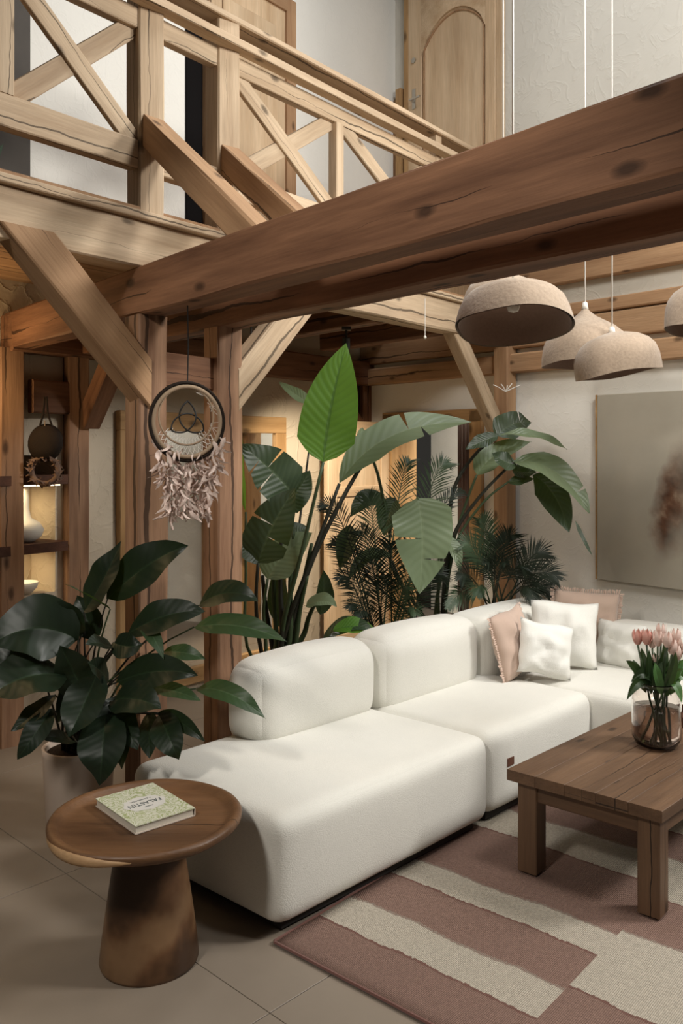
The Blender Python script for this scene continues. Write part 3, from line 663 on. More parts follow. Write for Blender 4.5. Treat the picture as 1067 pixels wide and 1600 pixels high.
# ------------------------------------------------------------------ RUG
RO = V((-.221, 2.885, 0))
vs = []; fs = []; nx, ny = 44, 50; RX, RY = 2.2, 2.5
for i in range(nx+1):
    for j in range(ny+1):
        x = RX*i/nx; y = RY*j/ny; wv = noise.noise((x*2.3, y*2.3, 1))*.5+noise.noise((x*6, y*5, 3))*.2
        vs.append((x, y, .009+max(0, wv)*.010))
for i in range(nx):
    for j in range(ny):
        a = i*(ny+1)+j; fs.append((a, a+ny+1, a+ny+2, a+1))
rg = empty('rug', RO, 'flat woven rug with blush and cream bands under the coffee table', 'rug')
wv_ = obj('weave', vs, fs, 'rug', rg, True); sm = wv_.modifiers.new('s', 'SOLIDIFY'); sm.thickness = .007; sm.offset = -1
ex = -FA; rotz = math.atan2(ex.y, ex.x); wv_.rotation_euler = (0, 0, rotz)
M['rugedge'] = fabric('rug_binding', (.16, .075, .06), 200)
b = MB(); b.tube([(.0, -.004, .008), (RX, -.004, .008)], .006, 6); b.tube([(-.004, 0, .008), (-.004, RY, .008)], .006, 6)
b.obj('binding', 'rugedge', rg).rotation_euler = (0, 0, rotz)

# ------------------------------------------------------------------ SOFA
SO = V((-.209, 2.871, 0)); SROT = math.atan2(FB.y, FB.x)
def soft(name, root, a0, a1, b0, b1, z0, z1, r, m='sofa', puff=.012, seed=0, n=12, shape=None):
    """upholstered block spanning a0..a1 (towards the back) and b0..b1 (along the sofa)"""
    vs, fs = rbox((b1-b0, a1-a0, z1-z0), r, n, puff, .004, seed)
    if shape: vs = [shape(V(v)) for v in vs]
    c = SO+FA*((a0+a1)/2)+FB*((b0+b1)/2)+Z*((z0+z1)/2)
    o = obj(name, vs, fs, m, root, True)
    # local x along FB, local y along FA (not quite square, like the room itself)
    mw = Matrix.Translation(c) @ Matrix((FB, FA, Z)).transposed().to_4x4()
    me = o.data
    rot = Matrix.Rotation(SROT, 3, 'Z')
    for v in me.vertices: v.co = rot.inverted() @ (FB*v.co.x+FA*v.co.y+Z*v.co.z)
    return place(o, Matrix.Translation(c) @ rot.to_4x4())
def foot(root, a0, a1, b0, b1):
    c = SO+FA*a0+FB*b0; b = MB().box(c+Z*.016-root.location, FB*(b1-b0), FA*(a1-a0), Z*.034); b.obj('plinth', 'foot', root)
so1 = empty('sofa_section', SO+FB*.6+FA*.4, 'white open-ended sofa section nearest the round side table', 'sofa')
soft('seat', so1, 0, .84, 0, 1.222, .045, .415, .075, puff=.012, seed=1, n=26)
def roundend(v):
    return v
soft('backrest', so1, .60, .86, .47, 1.222, .36, .745, .13, puff=.018, seed=2, n=24)
foot(so1, .05, .8, .06, 1.16)
so2 = empty('sofa_section', SO+FB*1.7+FA*.4, 'white middle sofa section with a small leather tag', 'sofa')
soft('seat', so2, .015, .84, 1.23, 2.15, .045, .415, .075, puff=.012, seed=3, n=26)
soft('backrest', so2, .58, .86, 1.235, 2.02, .36, .745, .115, puff=.018, seed=4, n=24)
foot(so2, .06, .8, 1.27, 2.1)
tg = MB(); c = SO+FB*1.36+FA*.005+Z*.24; tg.box(c-so2.location, FB*.05, FA*.02, Z*.035); tag(tg.obj('tag', 'leather', so2), 'brown leather tag on the front')
so3 = empty('sofa_section', SO+FB*2.6+FA*.0, 'white corner sofa section below the painting', 'sofa')
soft('seat', so3, -1.15, .84, 2.16, 2.98, .045, .41, .07, puff=.012, seed=5, n=26)
soft('backrest', so3, .56, .86, 2.03, 3.0, .36, .73, .09, puff=.015, seed=6, n=24)
soft('side_back', so3, -1.15, .30, 2.72, 3.0, .36, .65, .09, puff=.015, seed=7, n=24)
foot(so3, -1.1, .8, 2.2, 2.94)

def pillow(name, px, py, z, wpx, hpx, t, yaw, lean, roll, m, label, fringe=False, dent=0, seed=0):
    w_, h = wpx*z/F, hpx*z/F; c = P(px, py, z)
    r = empty(name, c, label, 'cushion', rot=(lean, roll, yaw))
    vs, fs = pillow_mesh(w_, h, t, 18, seed, dent); obj('cover', vs, fs, m, r, True)
    if fringe:
        b = MB(); n = 30
        for sd in range(4):
            for i in range(n):
                u = -1+2*(i+.5)/n; l = R.uniform(.016, .026); j = R.uniform(-.004, .004); q = R.uniform(-.006, .006)
                if sd < 2:
                    x = (1 if sd else -1)*w_/2*(1-.055*(1-u*u)); sx = 1 if sd else -1; z_ = u*h/2
                    b.add([(x, -.003, z_-.004), (x, .003, z_+.005), (x+sx*l, q+.003, z_+j+.006), (x+sx*l, q-.003, z_+j-.005)], [(0, 1, 2, 3)])
                else:
                    z_ = (1 if sd > 2 else -1)*h/2*(1-.055*(1-u*u)); sz = 1 if sd > 2 else -1; x = u*w_/2
                    b.add([(x-.004, -.003, z_), (x+.005, .003, z_), (x+j+.006, q+.003, z_+sz*l), (x+j-.005, q-.003, z_+sz*l)], [(0, 1, 2, 3)])
        b.obj('fringe', 'pink', r)
    return r
pillow('cushion', 800, 1004, 4.70, 98, 104, .13, math.radians(52), -.22, -.1, 'pink', 'blush pink cushion with frayed edge, behind the small white cushion', True)
pillow('cushion', 852, 1014, 4.63, 92, 84, .13, math.radians(12), -.30, .22, 'cushion', 'smaller white cushion standing in front of the pink fringed one', seed=3)
pillow('cushion', 881, 991, 4.88, 104, 102, .14, math.radians(-6), -.22, .05, 'cushion', 'taller white cushion with a peaked corner, in the sofa corner', seed=5)
pillow('cushion', 915, 966, 5.14, 100, 84, .11, math.radians(-12), -.1, .05, 'pink', 'pale pink fringed cushion leaning on the wall behind the white ones', True, seed=8)
pillow('cushion', 968, 1008, 4.95, 84, 72, .12, math.radians(-50), -.2, .0, 'cushion', 'low white back cushion beside the tulips, against the side back', seed=9)

# ------------------------------------------------------------------ COFFEE TABLE
TO = V((1.10, 2.963, 0)); TL, TW, TH = 1.25, .605, .41
ct = empty('coffee_table', TO+FB*.6+FA*.3, 'chunky dark wooden coffee table on the rug', 'table')
def tb(name, a0, a1, b0, b1, z0, z1, m='table', along='b'):
    w_ = (a1-a0); l = (b1-b0)
    if along == 'b': return timber(name, TO+FA*((a0+a1)/2)+FB*b0+Z*((z0+z1)/2), TO+FA*((a0+a1)/2)+FB*b1+Z*((z0+z1)/2), w_, z1-z0, m, ct, jit=0, ch=.0015, skew=-.065)
    if along == 'a': return timber(name, TO+FB*((b0+b1)/2)+FA*a0+Z*((z0+z1)/2), TO+FB*((b0+b1)/2)+FA*a1+Z*((z0+z1)/2), l, z1-z0, m, ct, jit=.001, ch=.004)
    return timber(name, TO+FA*((a0+a1)/2)+FB*((b0+b1)/2)+Z*z0, TO+FA*((a0+a1)/2)+FB*((b0+b1)/2)+Z*z1, w_, l, m, ct, side=FA, jit=.001, ch=.004)
nb = 5
for i in range(nb): tb('top_board', TW*i/nb+.0008, TW*(i+1)/nb-.0008, 0, TL, TH-.042, TH)
for a in (.025, TW-.105):
    for b_ in (.03, TL-.12): tb('leg', a, a+.08, b_, b_+.085, .0185, TH-.042, along='z')
tb('apron', .105, TW-.105, .04, .075, TH-.115, TH-.042, along='a'); tb('apron', .105, TW-.105, TL-.08, TL-.045, TH-.115, TH-.042, along='a')
tb('apron', .035, .06, .115, TL-.12, TH-.115, TH-.042); tb('apron', TW-.06, TW-.035, .115, TL-.12, TH-.115, TH-.042)
tray = empty('dark_tray', P(1082, 1120, 3.95)*1+V((0, 0, 0)), 'dark low tray at the picture edge behind the glass vase', 'tray')
tray.location.z = TH+.001
b = MB(); b.box((-.1, -.1, 0), (.2, 0, 0), (0, .2, 0), (0, 0, .012)); 
for o, a, c in (((-.1, -.1, .012), (.2, 0, 0), (0, .012, 0)), ((-.1, .088, .012), (.2, 0, 0), (0, .012, 0)), ((-.1, -.088, .012), (.012, 0, 0), (0, .176, 0)), ((.088, -.088, .012), (.012, 0, 0), (0, .176, 0))): b.box(o, a, c, (0, 0, .035))
b.obj('body', 'darkwood', tray)

# vase and tulips
vc = P(1025.5, 1163, 3.62); vc.z = TH+.001
vs_ = empty('glass_vase', vc, 'clear glass jar vase with rounded shoulders on the coffee table', 'vase')
prof = [(.001, .0), (.06, .0), (.085, .012), (.098, .04), (.100, .10), (.100, .185), (.096, .215), (.085, .235), (.075, .245), (.073, .262), (.077, .268),
        (.073, .268), (.069, .262), (.071, .243), (.081, .231), (.092, .212), (.0955, .185), (.0955, .10), (.094, .045), (.081, .019), (.06, .012), (.001, .012)]
MB().lathe(prof, 40).obj('glass', 'glass', vs_, True)
MB().lathe([(.001, .0125), (.06, .0125), (.0808, .0195), (.0937, .045), (.0952, .10), (.0952, .165), (.001, .165)], 40).obj('water', 'water', vs_, True)
tl_px = [(996, 995, 'tuliprose'), (1010, 995, 'tuliprose'), (1027.5, 997, 'tulip'), (1042.5, 999, 'tulip'), (1050, 1010, 'tulip'), (1057, 1019, 'tulip'), (1056, 994, 'tulip'), (1033, 986, 'tulip'), (1066, 1008, 'tulip'), (1024, 1028, 'tulip'), (1019, 1000, 'tulip')]
lab = ['rosy tulip at the outer edge of the bunch by the white cushion', 'rosy tulip second in from the cushion side of the bunch', 'tall pale tulip with a bright cheek at the middle of the bunch', 'pale pink tulip just past the middle of the bunch',
       'pale tulip leaning out below the tall ones', 'lowest open tulip on the side away from the sofa', 'pale tulip high at the back near the picture edge', 'faint tulip half hidden behind the tall middle one', 'pale tulip cut by the picture edge', 'small closed tulip bud low in the dark leaves', 'slim pale tulip between the rosy pair and the middle one']
for i, (px, py, m_) in enumerate(tl_px):
    z = 3.62+R.uniform(-.05, .05)
    if i in (6, 7): z = 3.68
    hd = P(px, py, z); bud = i == 9; hh = .034 if bud else .064; rr = .016 if bud else .0235
    foot_ = vc+V((R.uniform(-.045, .045), R.uniform(-.045, .045), .02)); neck = vc+V(((hd.x-vc.x)*.55, (hd.y-vc.y)*.55, .25))
    if (neck.xy-vc.xy).length > .06: neck.xy = vc.xy+(neck.xy-vc.xy).normalized()*.06
    bs = hd-Z*hh*.5; r = empty('tulip', foot_, lab[i], 'flower', 'tulips in the glass vase')
    tubeobj('stem', [foot_, (foot_+neck)/2, neck, (neck+bs)/2+V((0, 0, .004)), bs], .0042, 'tulipdark' if i % 2 else 'stem', r, 6)
    b = MB(); o_ = bs-foot_; lean = (hd-neck).normalized()
    for k in range(6):
        a0 = k*PI/3+i; rad = 1.0 if k % 2 else .9; vs = []; fs = []
        for u in range(6):
            t = u/5; rr_ = rr*rad*math.sin(PI*(.12+.62*t))**.8
            for v in (-1, 0, 1):
                a = a0+v*.62*(1-.75*t**2.2)*(1 if t > 0 else .8); vs.append(o_+V((math.cos(a)*rr_, math.sin(a)*rr_, t*hh*(1.0 if v == 0 else .96)))+lean*V((1, 1, 0)).length*0)
        for u in range(5):
            for v in range(2): q = u*3+v; fs.append((q, q+1, q+4, q+3))
        b.add(vs, fs)
    b.obj('flower', m_, r, True)
    # one leaf for each stem
    tips = [(978, 1032), (979, 1094), (986, 1066), (1067, 1045), (1078, 1070), (1066, 1100), (1074, 1030), (1000, 1045), (1048, 1088), (1012, 1050), (1085, 1055)]
    tp = P(*tips[i], z-.06 if i in (0, 1, 5, 8) else z); lf = neck+V((0, 0, .0)); mid = (lf+tp)/2+V((0, 0, .09 if tp.z < lf.z+.06 else .02))
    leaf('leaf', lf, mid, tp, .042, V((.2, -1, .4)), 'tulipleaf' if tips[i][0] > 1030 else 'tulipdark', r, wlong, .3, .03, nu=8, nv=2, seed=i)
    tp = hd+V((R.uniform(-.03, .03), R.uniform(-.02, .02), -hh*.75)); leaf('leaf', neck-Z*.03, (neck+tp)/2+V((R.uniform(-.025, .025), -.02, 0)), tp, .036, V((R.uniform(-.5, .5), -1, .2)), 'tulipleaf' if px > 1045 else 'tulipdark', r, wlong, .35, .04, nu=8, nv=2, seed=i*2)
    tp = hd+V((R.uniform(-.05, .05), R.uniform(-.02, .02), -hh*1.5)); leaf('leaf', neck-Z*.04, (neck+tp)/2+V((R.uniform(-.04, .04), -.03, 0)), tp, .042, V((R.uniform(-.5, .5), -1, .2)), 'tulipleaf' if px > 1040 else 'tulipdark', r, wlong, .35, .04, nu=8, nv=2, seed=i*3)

# ------------------------------------------------------------------ SIDE TABLE AND BOOK
sc = P(226, 1290, 2.80); sc.z = 0; sc.x = -.634
st = empty('side_table', sc, 'round walnut side table with a dished top and flared pedestal', 'table')
def wob(a, i): return (1+.012*math.sin(a*2+.6)+.006*math.sin(a*5), 0)
MB().lathe([(.001, .43), (.22, .43), (.285, .434), (.304, .447), (.306, .462), (.300, .471), (.288, .4725), (.276, .467), (.266, .455), (.24, .4525), (.001, .452)], 72, wob=wob).obj('top', 'walnut', st, True)
px_ = V((.012, 0, 0))
MB().lathe([(.001, .0), (.152, 0), (.156, .012), (.150, .07), (.138, .16), (.122, .27), (.108, .36), (.101, .43), (.001, .4301)], 56, c=px_, wob=lambda a, i: (1+.015*math.sin(a*2+1), 0)).obj('pedestal', 'walnut', st, True)
# growth rings on the top
m, nt, b = mat('walnut_rings', .42, .4); g = N(nt); M['rings'] = m
v = g.coord((1, 1, 1), rnd=False); wv2 = g.n('ShaderNodeTexWave', Scale=5.5, Distortion=3.2, Detail=3); wv2.wave_type = 'RINGS'; wv2.rings_direction = 'Z'; wv2.inputs['Detail Scale'].default_value = 1.2; g.l(v, wv2.inputs['Vector'])
c_ = g.mix(1.0, g.ramp(wv2.outputs['Fac'], [(.1, (.055, .026, .012)), (.55, (.135, .066, .03)), (.95, (.21, .12, .06))]), g.math('MULTIPLY_ADD', g.noise(v, 4, 4), .9, .5), 'MULTIPLY')
g.l(c_, b.inputs['Base Color']); g.bump(g.noise(v, 60, 3), b, .15, .002)
st.children[0].data.materials[0] = m
# bark-edged notch on the rim
nt_ = MB(); pts = []
for i in range(14):
    a = math.radians(195+80*i/13); pts.append(((.297)*math.cos(a), .297*math.sin(a), .4535-.004*math.sin(PI*i/13)))
nt_.tube(pts, [.004+.017*math.sin(PI*i/13) for i in range(14)], 8); M['sap'] = wood('sapwood', (.33, .19, .09), (.50, .32, .17), .5, 0, 0, 6); tag(nt_.obj('rim_edge', 'sap', st, True), 'paler sapwood along part of the rim')
bl, bb, br, bf = V((-.821, 2.902, 0)), V((-.659, 3.039, 0)), V((-.478, 2.824, 0)), V((-.640, 2.684, 0))
bz = .4535
bx = (br-bf).normalized(); by = (bl-bf).normalized(); bw_, bh_ = (br-bf).length, (bl-bf).length
by = (by-bx*by.dot(bx)).normalized()
bo = empty('cookbook', (bf.x, bf.y, bz), 'hardback cookbook with pale green leafy cover on the side table', 'book', rot=(0, 0, math.atan2(bx.y, bx.x)))
b = MB(); b.box((0, 0, 0), (bw_, 0, 0), (0, bh_, 0), (0, 0, .003)); b.obj('back_cover', 'spine', bo)
MB().box((.003, .004, .003), (bw_-.008, 0, 0), (0, bh_-.008, 0), (0, 0, .021)).obj('pages', 'paper', bo)
MB().box((0, 0, .024), (bw_, 0, 0), (0, bh_, 0), (0, 0, .003)).obj('front_cover', 'book', bo)
MB().box((bw_-.002, 0, .003), (.003, 0, 0), (0, bh_, 0), (0, 0, .021)).obj('spine', 'spine', bo)
b = MB(); n = 32; vs = [(bw_/2, bh_/2, .0276)]
for i in range(n):
    a = 2*PI*i/n; k = 1+.05*math.cos(a*8); vs.append((bw_/2+.072*k*math.cos(a), bh_/2+.056*k*math.sin(a), .0276))
b.add(vs+[], [(0, 1+i, 1+(i+1) % n) for i in range(n)]); b.obj('title_plate', 'label', bo)
def text(body, size, loc, rz, m, parent, name='lettering'):
    cu = bpy.data.curves.new(name, 'FONT'); cu.body = body; cu.size = size; cu.align_x = 'CENTER'; cu.align_y = 'CENTER'; cu.extrude = .0002
    cu.space_character = 1.05; o = bpy.data.objects.new(name, cu); COL.objects.link(o); cu.materials.append(M[m]); dg_ = bpy.context.evaluated_depsgraph_get(); me = bpy.data.meshes.new_from_object(o.evaluated_get(dg_)); bpy.data.objects.remove(o)
    o = bpy.data.objects.new(name, me); COL.objects.link(o); o.parent = parent; o.location = loc; o.rotation_euler = (0, 0, rz)
    return o
tx = text('FALASTIN', .027, (bw_/2, bh_/2, .0281), PI, 'ink', bo); tx.scale = (.98, 1.25, 1)
text('A COOKBOOK', .011, (bw_/2, bh_/2+.030, .0281), PI, 'ink', bo); text('recipes', .010, (bw_/2, bh_/2-.031, .0281), PI, 'ink', bo)

# ------------------------------------------------------------------ PENDANT LAMPS
def pendant(px, rimy, z, Rr, prof, tilt, label, cordtop=5.55):
    c = P(px, rimy, z); r = empty('pendant_lamp', c, label, 'lamp', 'felt pendant lamps over the sofa')
    sd = R.random()*9
    def wb(a, i): return (1+.02*math.sin(2*a+sd)+.012*math.sin(5*a+sd*2), .006*math.sin(3*a+sd)*(i < 3))
    H_ = prof[-1][1]; out = [(Rr*k, z_) for k, z_ in prof]; inn = [(max(.002, Rr*k-.012), z_-.010 if i else z_+.002) for i, (k, z_) in enumerate(prof)]
    s1 = MB().lathe(out, 56, wob=wb).obj('shade', 'felt', r, True); s1.rotation_euler = tilt
    b = MB().lathe(inn[::-1], 56, wob=lambda a, i: wb(a, len(prof)-1-i)); n_ = 56; s2 = b.obj('lining', 'feltin', r, True); s2.rotation_euler = tilt
    top = Matrix.LocRotScale(None, s1.rotation_euler, None) @ V((0, 0, H_))
    tubeobj('cap', [c+top-Z*.012, c+top+Z*.028], [.02, .012], 'cord', r, 12)
    tubeobj('cord', [c+top+Z*.025, V((c.x+top.x, c.y+top.y, cordtop))], .0042, 'cord', r, 6)
    MB().lathe([(.001, -.04), (.02, -.035), (.028, -.01), (.018, .03), (.014, .06), (.001, .062)], 16, c=top*.62).obj('bulb', 'ceramic', r, True)
bell = [(1.0, 0), (.985, .025), (.93, .08), (.86, .125), (.76, .155), (.60, .172), (.40, .19), (.2, .198), (.02, .2)]
dome = [(1.0, 0), (1.0, .04), (.985, .09), (.93, .135), (.80, .172), (.6, .20), (.36, .216), (.15, .226), (.02, .23)]
onion = [(1.0, 0), (.99, .05), (.94, .12), (.84, .17), (.66, .21), (.45, .24), (.25, .27), (.11, .30), (.02, .325)]
pendant(803, 511, 3.36, .232, [(k, z*.82) for k, z in bell], (math.radians(-12), math.radians(1), 0), 'largest felt pendant lamp, wide bell shape, hanging closest under the big beam')
pendant(786, 498, 3.95, .200, [(k, z*1.0) for k, z in bell], (0, 0, 1), 'felt pendant lamp mostly hidden behind the largest one')
pendant(916, 570, 4.85, .245, onion, (0, math.radians(2), 2), 'felt pendant lamp with pointed onion top, behind the dome lamp')
pendant(967, 585, 4.62, .226, dome, (math.radians(-1), math.radians(-9), 0), 'smooth felt dome lamp in front of the onion-shaped one')
pendant(1104, 514, 4.1, .19, dome, (0, math.radians(4), 1), 'felt pendant lamp cut off by the picture edge')

# ------------------------------------------------------------------ PAINTING
pa = empty('painting', W1o-dA*.8-nB*.03+Z*1.4, 'large pale canvas with a blurred umber form on the white wall', 'painting')
c0 = None
def sat(px):
    k = (px-CX)/F; d = (W1o-nB*.05); return (k*d.y-d.x)/(dA.x-k*dA.y)
sl = sat(932.5); pl = W1o-nB*.05+dA*sl
zt, zb = EYE+(703-617)*pl.y/F, EYE-(905-703)*pl.y/F
b = MB(); b.box((0, 0, 0), (1.5, 0, 0), (0, .04, 0), (0, 0, zt-zb)); cv = b.obj('canvas', 'painting', pa); bv = cv.modifiers.new('b', 'BEVEL'); bv.width = .004
xa = -dA; ang = math.atan2(xa.y, xa.x)
place(cv, Matrix.Translation(pl+Z*zb) @ Matrix.Rotation(ang, 4, 'Z'))
for v in cv.data.vertices: v.co.z -= (zt-zb)/2
cv.location.z += (zt-zb)/2
b = MB(); b.box((-.012, -.0, -(zt-zb)/2), (.012, 0, 0), (0, .045, 0), (0, 0, zt-zb)); ed = b.obj('edge_strip', 'frame', pa); place(ed, Matrix.Translation(pl+Z*((zt+zb)/2)) @ Matrix.Rotation(ang, 4, 'Z'))

# ------------------------------------------------------------------ DREAMCATCHER
dc = P(293, 659, 3.36); dn_ = empty('dreamcatcher', dc, 'dreamcatcher with knot emblem and pink feathers hanging before the posts', 'dreamcatcher')
du = V((.857, .515, 0))
MB().ring((0, 0, 0), du, Z, .152, .0065, 56, 8).obj('outer_hoop', 'wicker', dn_, True)
MB().ring((0, 0, 0), du, Z, .137, .0085, 56, 8).obj('wrapped_hoop', 'jute', dn_, True)
MB().ring(Z*.022-du*.004, du, Z, .112, .004, 48, 6).obj('inner_hoop', 'jute', dn_, True)
b = MB(); rr = .066
for k in range(3):
    c0 = PI/2+2*PI*k/3+PI; cc = V((math.cos(c0), math.sin(c0), 0))*rr*.577
    pts = []
    for i in range(23):
        a = c0+PI-PI/2+PI*i/22; q = cc+V((math.cos(a), math.sin(a), 0))*rr; pts.append(du*q.x+Z*(q.y+.004)+V((.515, -.857, 0))*.004*math.sin(i*.57))
    b.tube(pts, .0033, 6)
tag(b.obj('knot_emblem', 'black', dn_, True), 'dark three-cornered knot emblem')
b = MB()
for row in range(4):
    for i in range(14):
        a0 = PI*1.13+PI*.74*(i+.5*(row % 2))/14; a1 = a0+PI*.74/28; r0 = .128-.016*row; 
        for sg in (-1, 1):
            p = du*math.cos(a0)*r0+Z*math.sin(a0)*r0; q = du*math.cos(a0+sg*PI*.74/28)*(r0-.016)+Z*math.sin(a0+sg*PI*.74/28)*(r0-.016); b.tube([p, q], .0011, 4)
for i in range(12):
    a = PI*(-.25+.6*i/12); p = du*math.cos(a)*.135+Z*math.sin(a)*.135; a2 = a+R.uniform(-.5, .5); b.tube([p, du*math.cos(a2)*.1+Z*(math.sin(a2)*.1+.02)], .0009, 4)
b.obj('netting', 'cord', dn_)
MB().tube([(0, 0, .155), (.003, 0, .30), (0, 0, .452)], .0028, 6).obj('cord', 'black', dn_)
# feathers: three shapes, many copies
fmes = []
for k in range(4):
    L_ = .062; vs = []; fs = []; n = 7
    for i in range(n+1):
        t = i/n; wd = .0095*math.sin(PI*min(1, t*.93+.05))**.7; bend = -.04*t*t*(1 if k % 2 else -1.2)
        for j in (-1, -.5, 0, .5, 1): vs.append((wd*j+.003*R.uniform(-1, 1)*abs(j), bend+abs(j)*.006+R.uniform(-.001, .001), -L_*t*(1-.10*abs(j))))
    for i in range(n):
        for j in range(4): a = i*5+j; fs.append((a, a+1, a+6, a+5))
    f0 = obj('feather', vs, fs, 'feather', dn_, True); fmes.append(f0.data); f0.location = V((0, 0, -.16-.03*k))
for k in range(285):
    t = R.random()**.8; xr = (.15*(1-.45*t)); x = R.uniform(-xr, xr); z = -.10-.30*t
    if x*x+z*z < .0235: continue
    o = bpy.data.objects.new('feather', fmes[k % 4]); COL.objects.link(o); o.parent = dn_
    o.location = du*x+V((.515, -.857, 0))*R.uniform(-.04, .05)+Z*(z+.05); o.rotation_euler = (R.uniform(-.7, .7), R.uniform(-.9, .9), R.uniform(0, 6.28)); s_ = R.uniform(.6, 1.05); o.scale = (s_, s_, s_)

# ------------------------------------------------------------------ SMALL FITTINGS
sp_ = empty('ceiling_spotlight', P(541, 516, 5.3), 'black ceiling spotlight above the tip of the upright leaf', 'lamp')
b = MB(); b.box((-.028, -.028, 0), (.056, 0, 0), (0, .056, 0), (0, 0, .02)); b.obj('base', 'black', sp_); b = MB(); b.tube([(0, 0, 0), (0, 0, -.05)], .007, 8); b.tube([(0, -.0, -.045), (.0, .02, -.11)], .024, 12); b.obj('head', 'black', sp_)
sp2 = empty('wall_spotlight', P(400, 584, 4.6), 'small round black spotlight below the pale brace', 'lamp')
b = MB(); b.tube([(0, 0, 0), (.0, .05, .012)], .021, 14); b.obj('head', 'black', sp2); b = MB(); b.tube([(0, .04, .01), (-.03, .04, .09), (-.03, .04, .32)], .005, 6); b.obj('bracket', 'black', sp2)
sp3 = empty('ceiling_spotlight', P(283, 530, 4.6), 'small black ceiling fitting seen between the posts above the dreamcatcher', 'lamp')
b = MB(); b.tube([(0, 0, 0), (0, 0, .03)], .035, 14); b.tube([(0, 0, .03), (0, 0, .11)], .006, 6); b.obj('head', 'black', sp3)
pcd = empty('pull_cord', P(664, 527, 4.9), 'thin white pull cord with a bead before the gallery edge', 'cord')
b = MB(); b.tube([(0, 0, 0), (0, 0, .22)], .0018, 5); b.obj('cord', 'cord', pcd); MB().lathe([(.001, -.01), (.007, -.006), (.009, .0), (.006, .007), (.001, .01)], 12).obj('bead', 'ceramic', pcd, True)
tw = empty('dried_twigs', P(790, 612, 5.9), 'sprig of pale dried twigs on the slim post', 'ornament')
b = MB()
for a, l in ((-.9, .11), (-.4, .08), (.5, .09), (1.0, .12), (.2, .06)): b.tube([(0, 0, 0), (math.sin(a)*l*.6, -.01, math.cos(a)*l*.45), (math.sin(a)*l, 0, math.cos(a)*l*.7)], .003, 5)
b.obj('twig', 'cord', tw)

# ------------------------------------------------------------------ PLANTS
UPC = V((0, -.8, .6))
# peace lily
pl_ = V((-1.17, 3.85, 0))
pt = empty('planter', pl_, 'tapered clay-coloured planter under the peace lily', 'planter')
MB().lathe([(.001, 0), (.135, 0), (.14, .01), (.155, .31), (.158, .335), (.150, .338), (.141, .33), (.139, .31), (.001, .31)], 40).obj('pot', 'planter', pt, True)
MB().lathe([(.138, .312), (.1, .317), (.001, .318)], 24).obj('soil', 'soil', pt, True)
pcl = empty('peace_lily', pl_+Z*.315, 'dark broad-leaved peace lily in the clay planter', 'plant')
LL = [ # base, tip, sag (mid lift in px), width px, depth, lit copy?
 (132, 955, 190, 845, 12, 50, 3.42, 0), (172, 952, 102, 913, -4, 14, 3.3, 1), (168, 936, 293, 852, -22, 56, 3.40, 0), (200, 990, 321, 955, -22, 44, 3.30, 0),
 (310, 946, 404, 940, -34, 36, 3.28, 0), (303, 980, 448, 1003, -26, 34, 3.18, 1), (256, 1018, 321, 1030, -8, 22, 3.28, 1), (183, 1066, 309, 1055, -24, 44, 3.24, 0),
 (236, 1074, 314, 1095, -8, 22, 3.2, 1), (306, 1076, 415, 1123, -30, 30, 3.12, 1), (122, 1000, -18, 1010, -46, 84, 3.36, 0), (100, 1055, -22, 1092, -30, 84, 3.25, 0),
 (122, 972, 6, 960, -14, 40, 3.5, 0), (128, 992, 74, 944, -14, 40, 3.45, 0), (86, 1086, 17, 1143, 4, 28, 3.3, 0), (80, 1108, 27, 1187, 2, 32, 3.2, 0), (120, 1160, 56, 1152, -8, 20, 3.3, 0),
 (152, 1050, 106, 1152, 10, 56, 3.22, 0), (165, 1115, 156, 1227, -4, 64, 3.14, 0), (174, 1096, 252, 1108, -20, 50, 3.18, 0), (232, 1114, 234, 1186, -2, 30, 3.2, 0), (248, 1116, 279, 1188, -4, 42, 3.1, 0),
 (247, 1114, 321, 1159, -14, 22, 3.16, 0), (178, 1012, 134, 1006, -8, 28, 3.35, 0), (177, 1004, 223, 1006, 10, 34, 3.3, 0), (169, 1062, 137, 1036, -8, 30, 3.3, 0), (222, 978, 256, 1030, -18, 20, 3.3, 1),
 (186, 1118, 190, 1202, 0, 32, 3.2, 0), (136, 1085, 94, 1008, 6, 52, 3.4, 0), (170, 1098, 216, 1172, -6, 42, 3.25, 0), (140, 1060, 90, 1130, -16, 46, 3.4, 0), (200, 1090, 150, 1180, -8, 50, 3.3, 0), (210, 1040, 250, 1075, -14, 40, 3.4, 0),
 (150, 1000, 120, 930, -2, 40, 3.55, 0), (60, 1040, -15, 1050, -20, 60, 3.45, 0)]
for i, (ax, ay, tx_, ty, sag, wp, z, lt) in enumerate(LL):
    z0 = 3.56*.45+z*.55; p0 = P(ax, ay, z0); p1 = P(tx_, ty, z-.04 if i % 3 else z+.03); pm = P((ax+tx_)/2, (ay+ty)/2+sag, z)
    fc = V((R.uniform(-.35, .35), -.75, R.uniform(.35, .8)))
    if i == 1: fc = V((.1, -.08, 1))
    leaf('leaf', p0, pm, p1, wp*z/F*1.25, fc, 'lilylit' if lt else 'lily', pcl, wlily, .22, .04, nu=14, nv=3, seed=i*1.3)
    bs = pl_+V((R.uniform(-.07, .07), R.uniform(-.06, .06), .315)); mid = (bs+p0)/2+V(((bs.x-p0.x)*.25, 0, .06+.1*abs(p0.x-bs.x)))
    tubeobj('stem', bpath(bs, mid, p0, 7), [.0065-.0035*k/7 for k in range(8)], 'stemdark' if not lt else 'stem', pcl, 6)

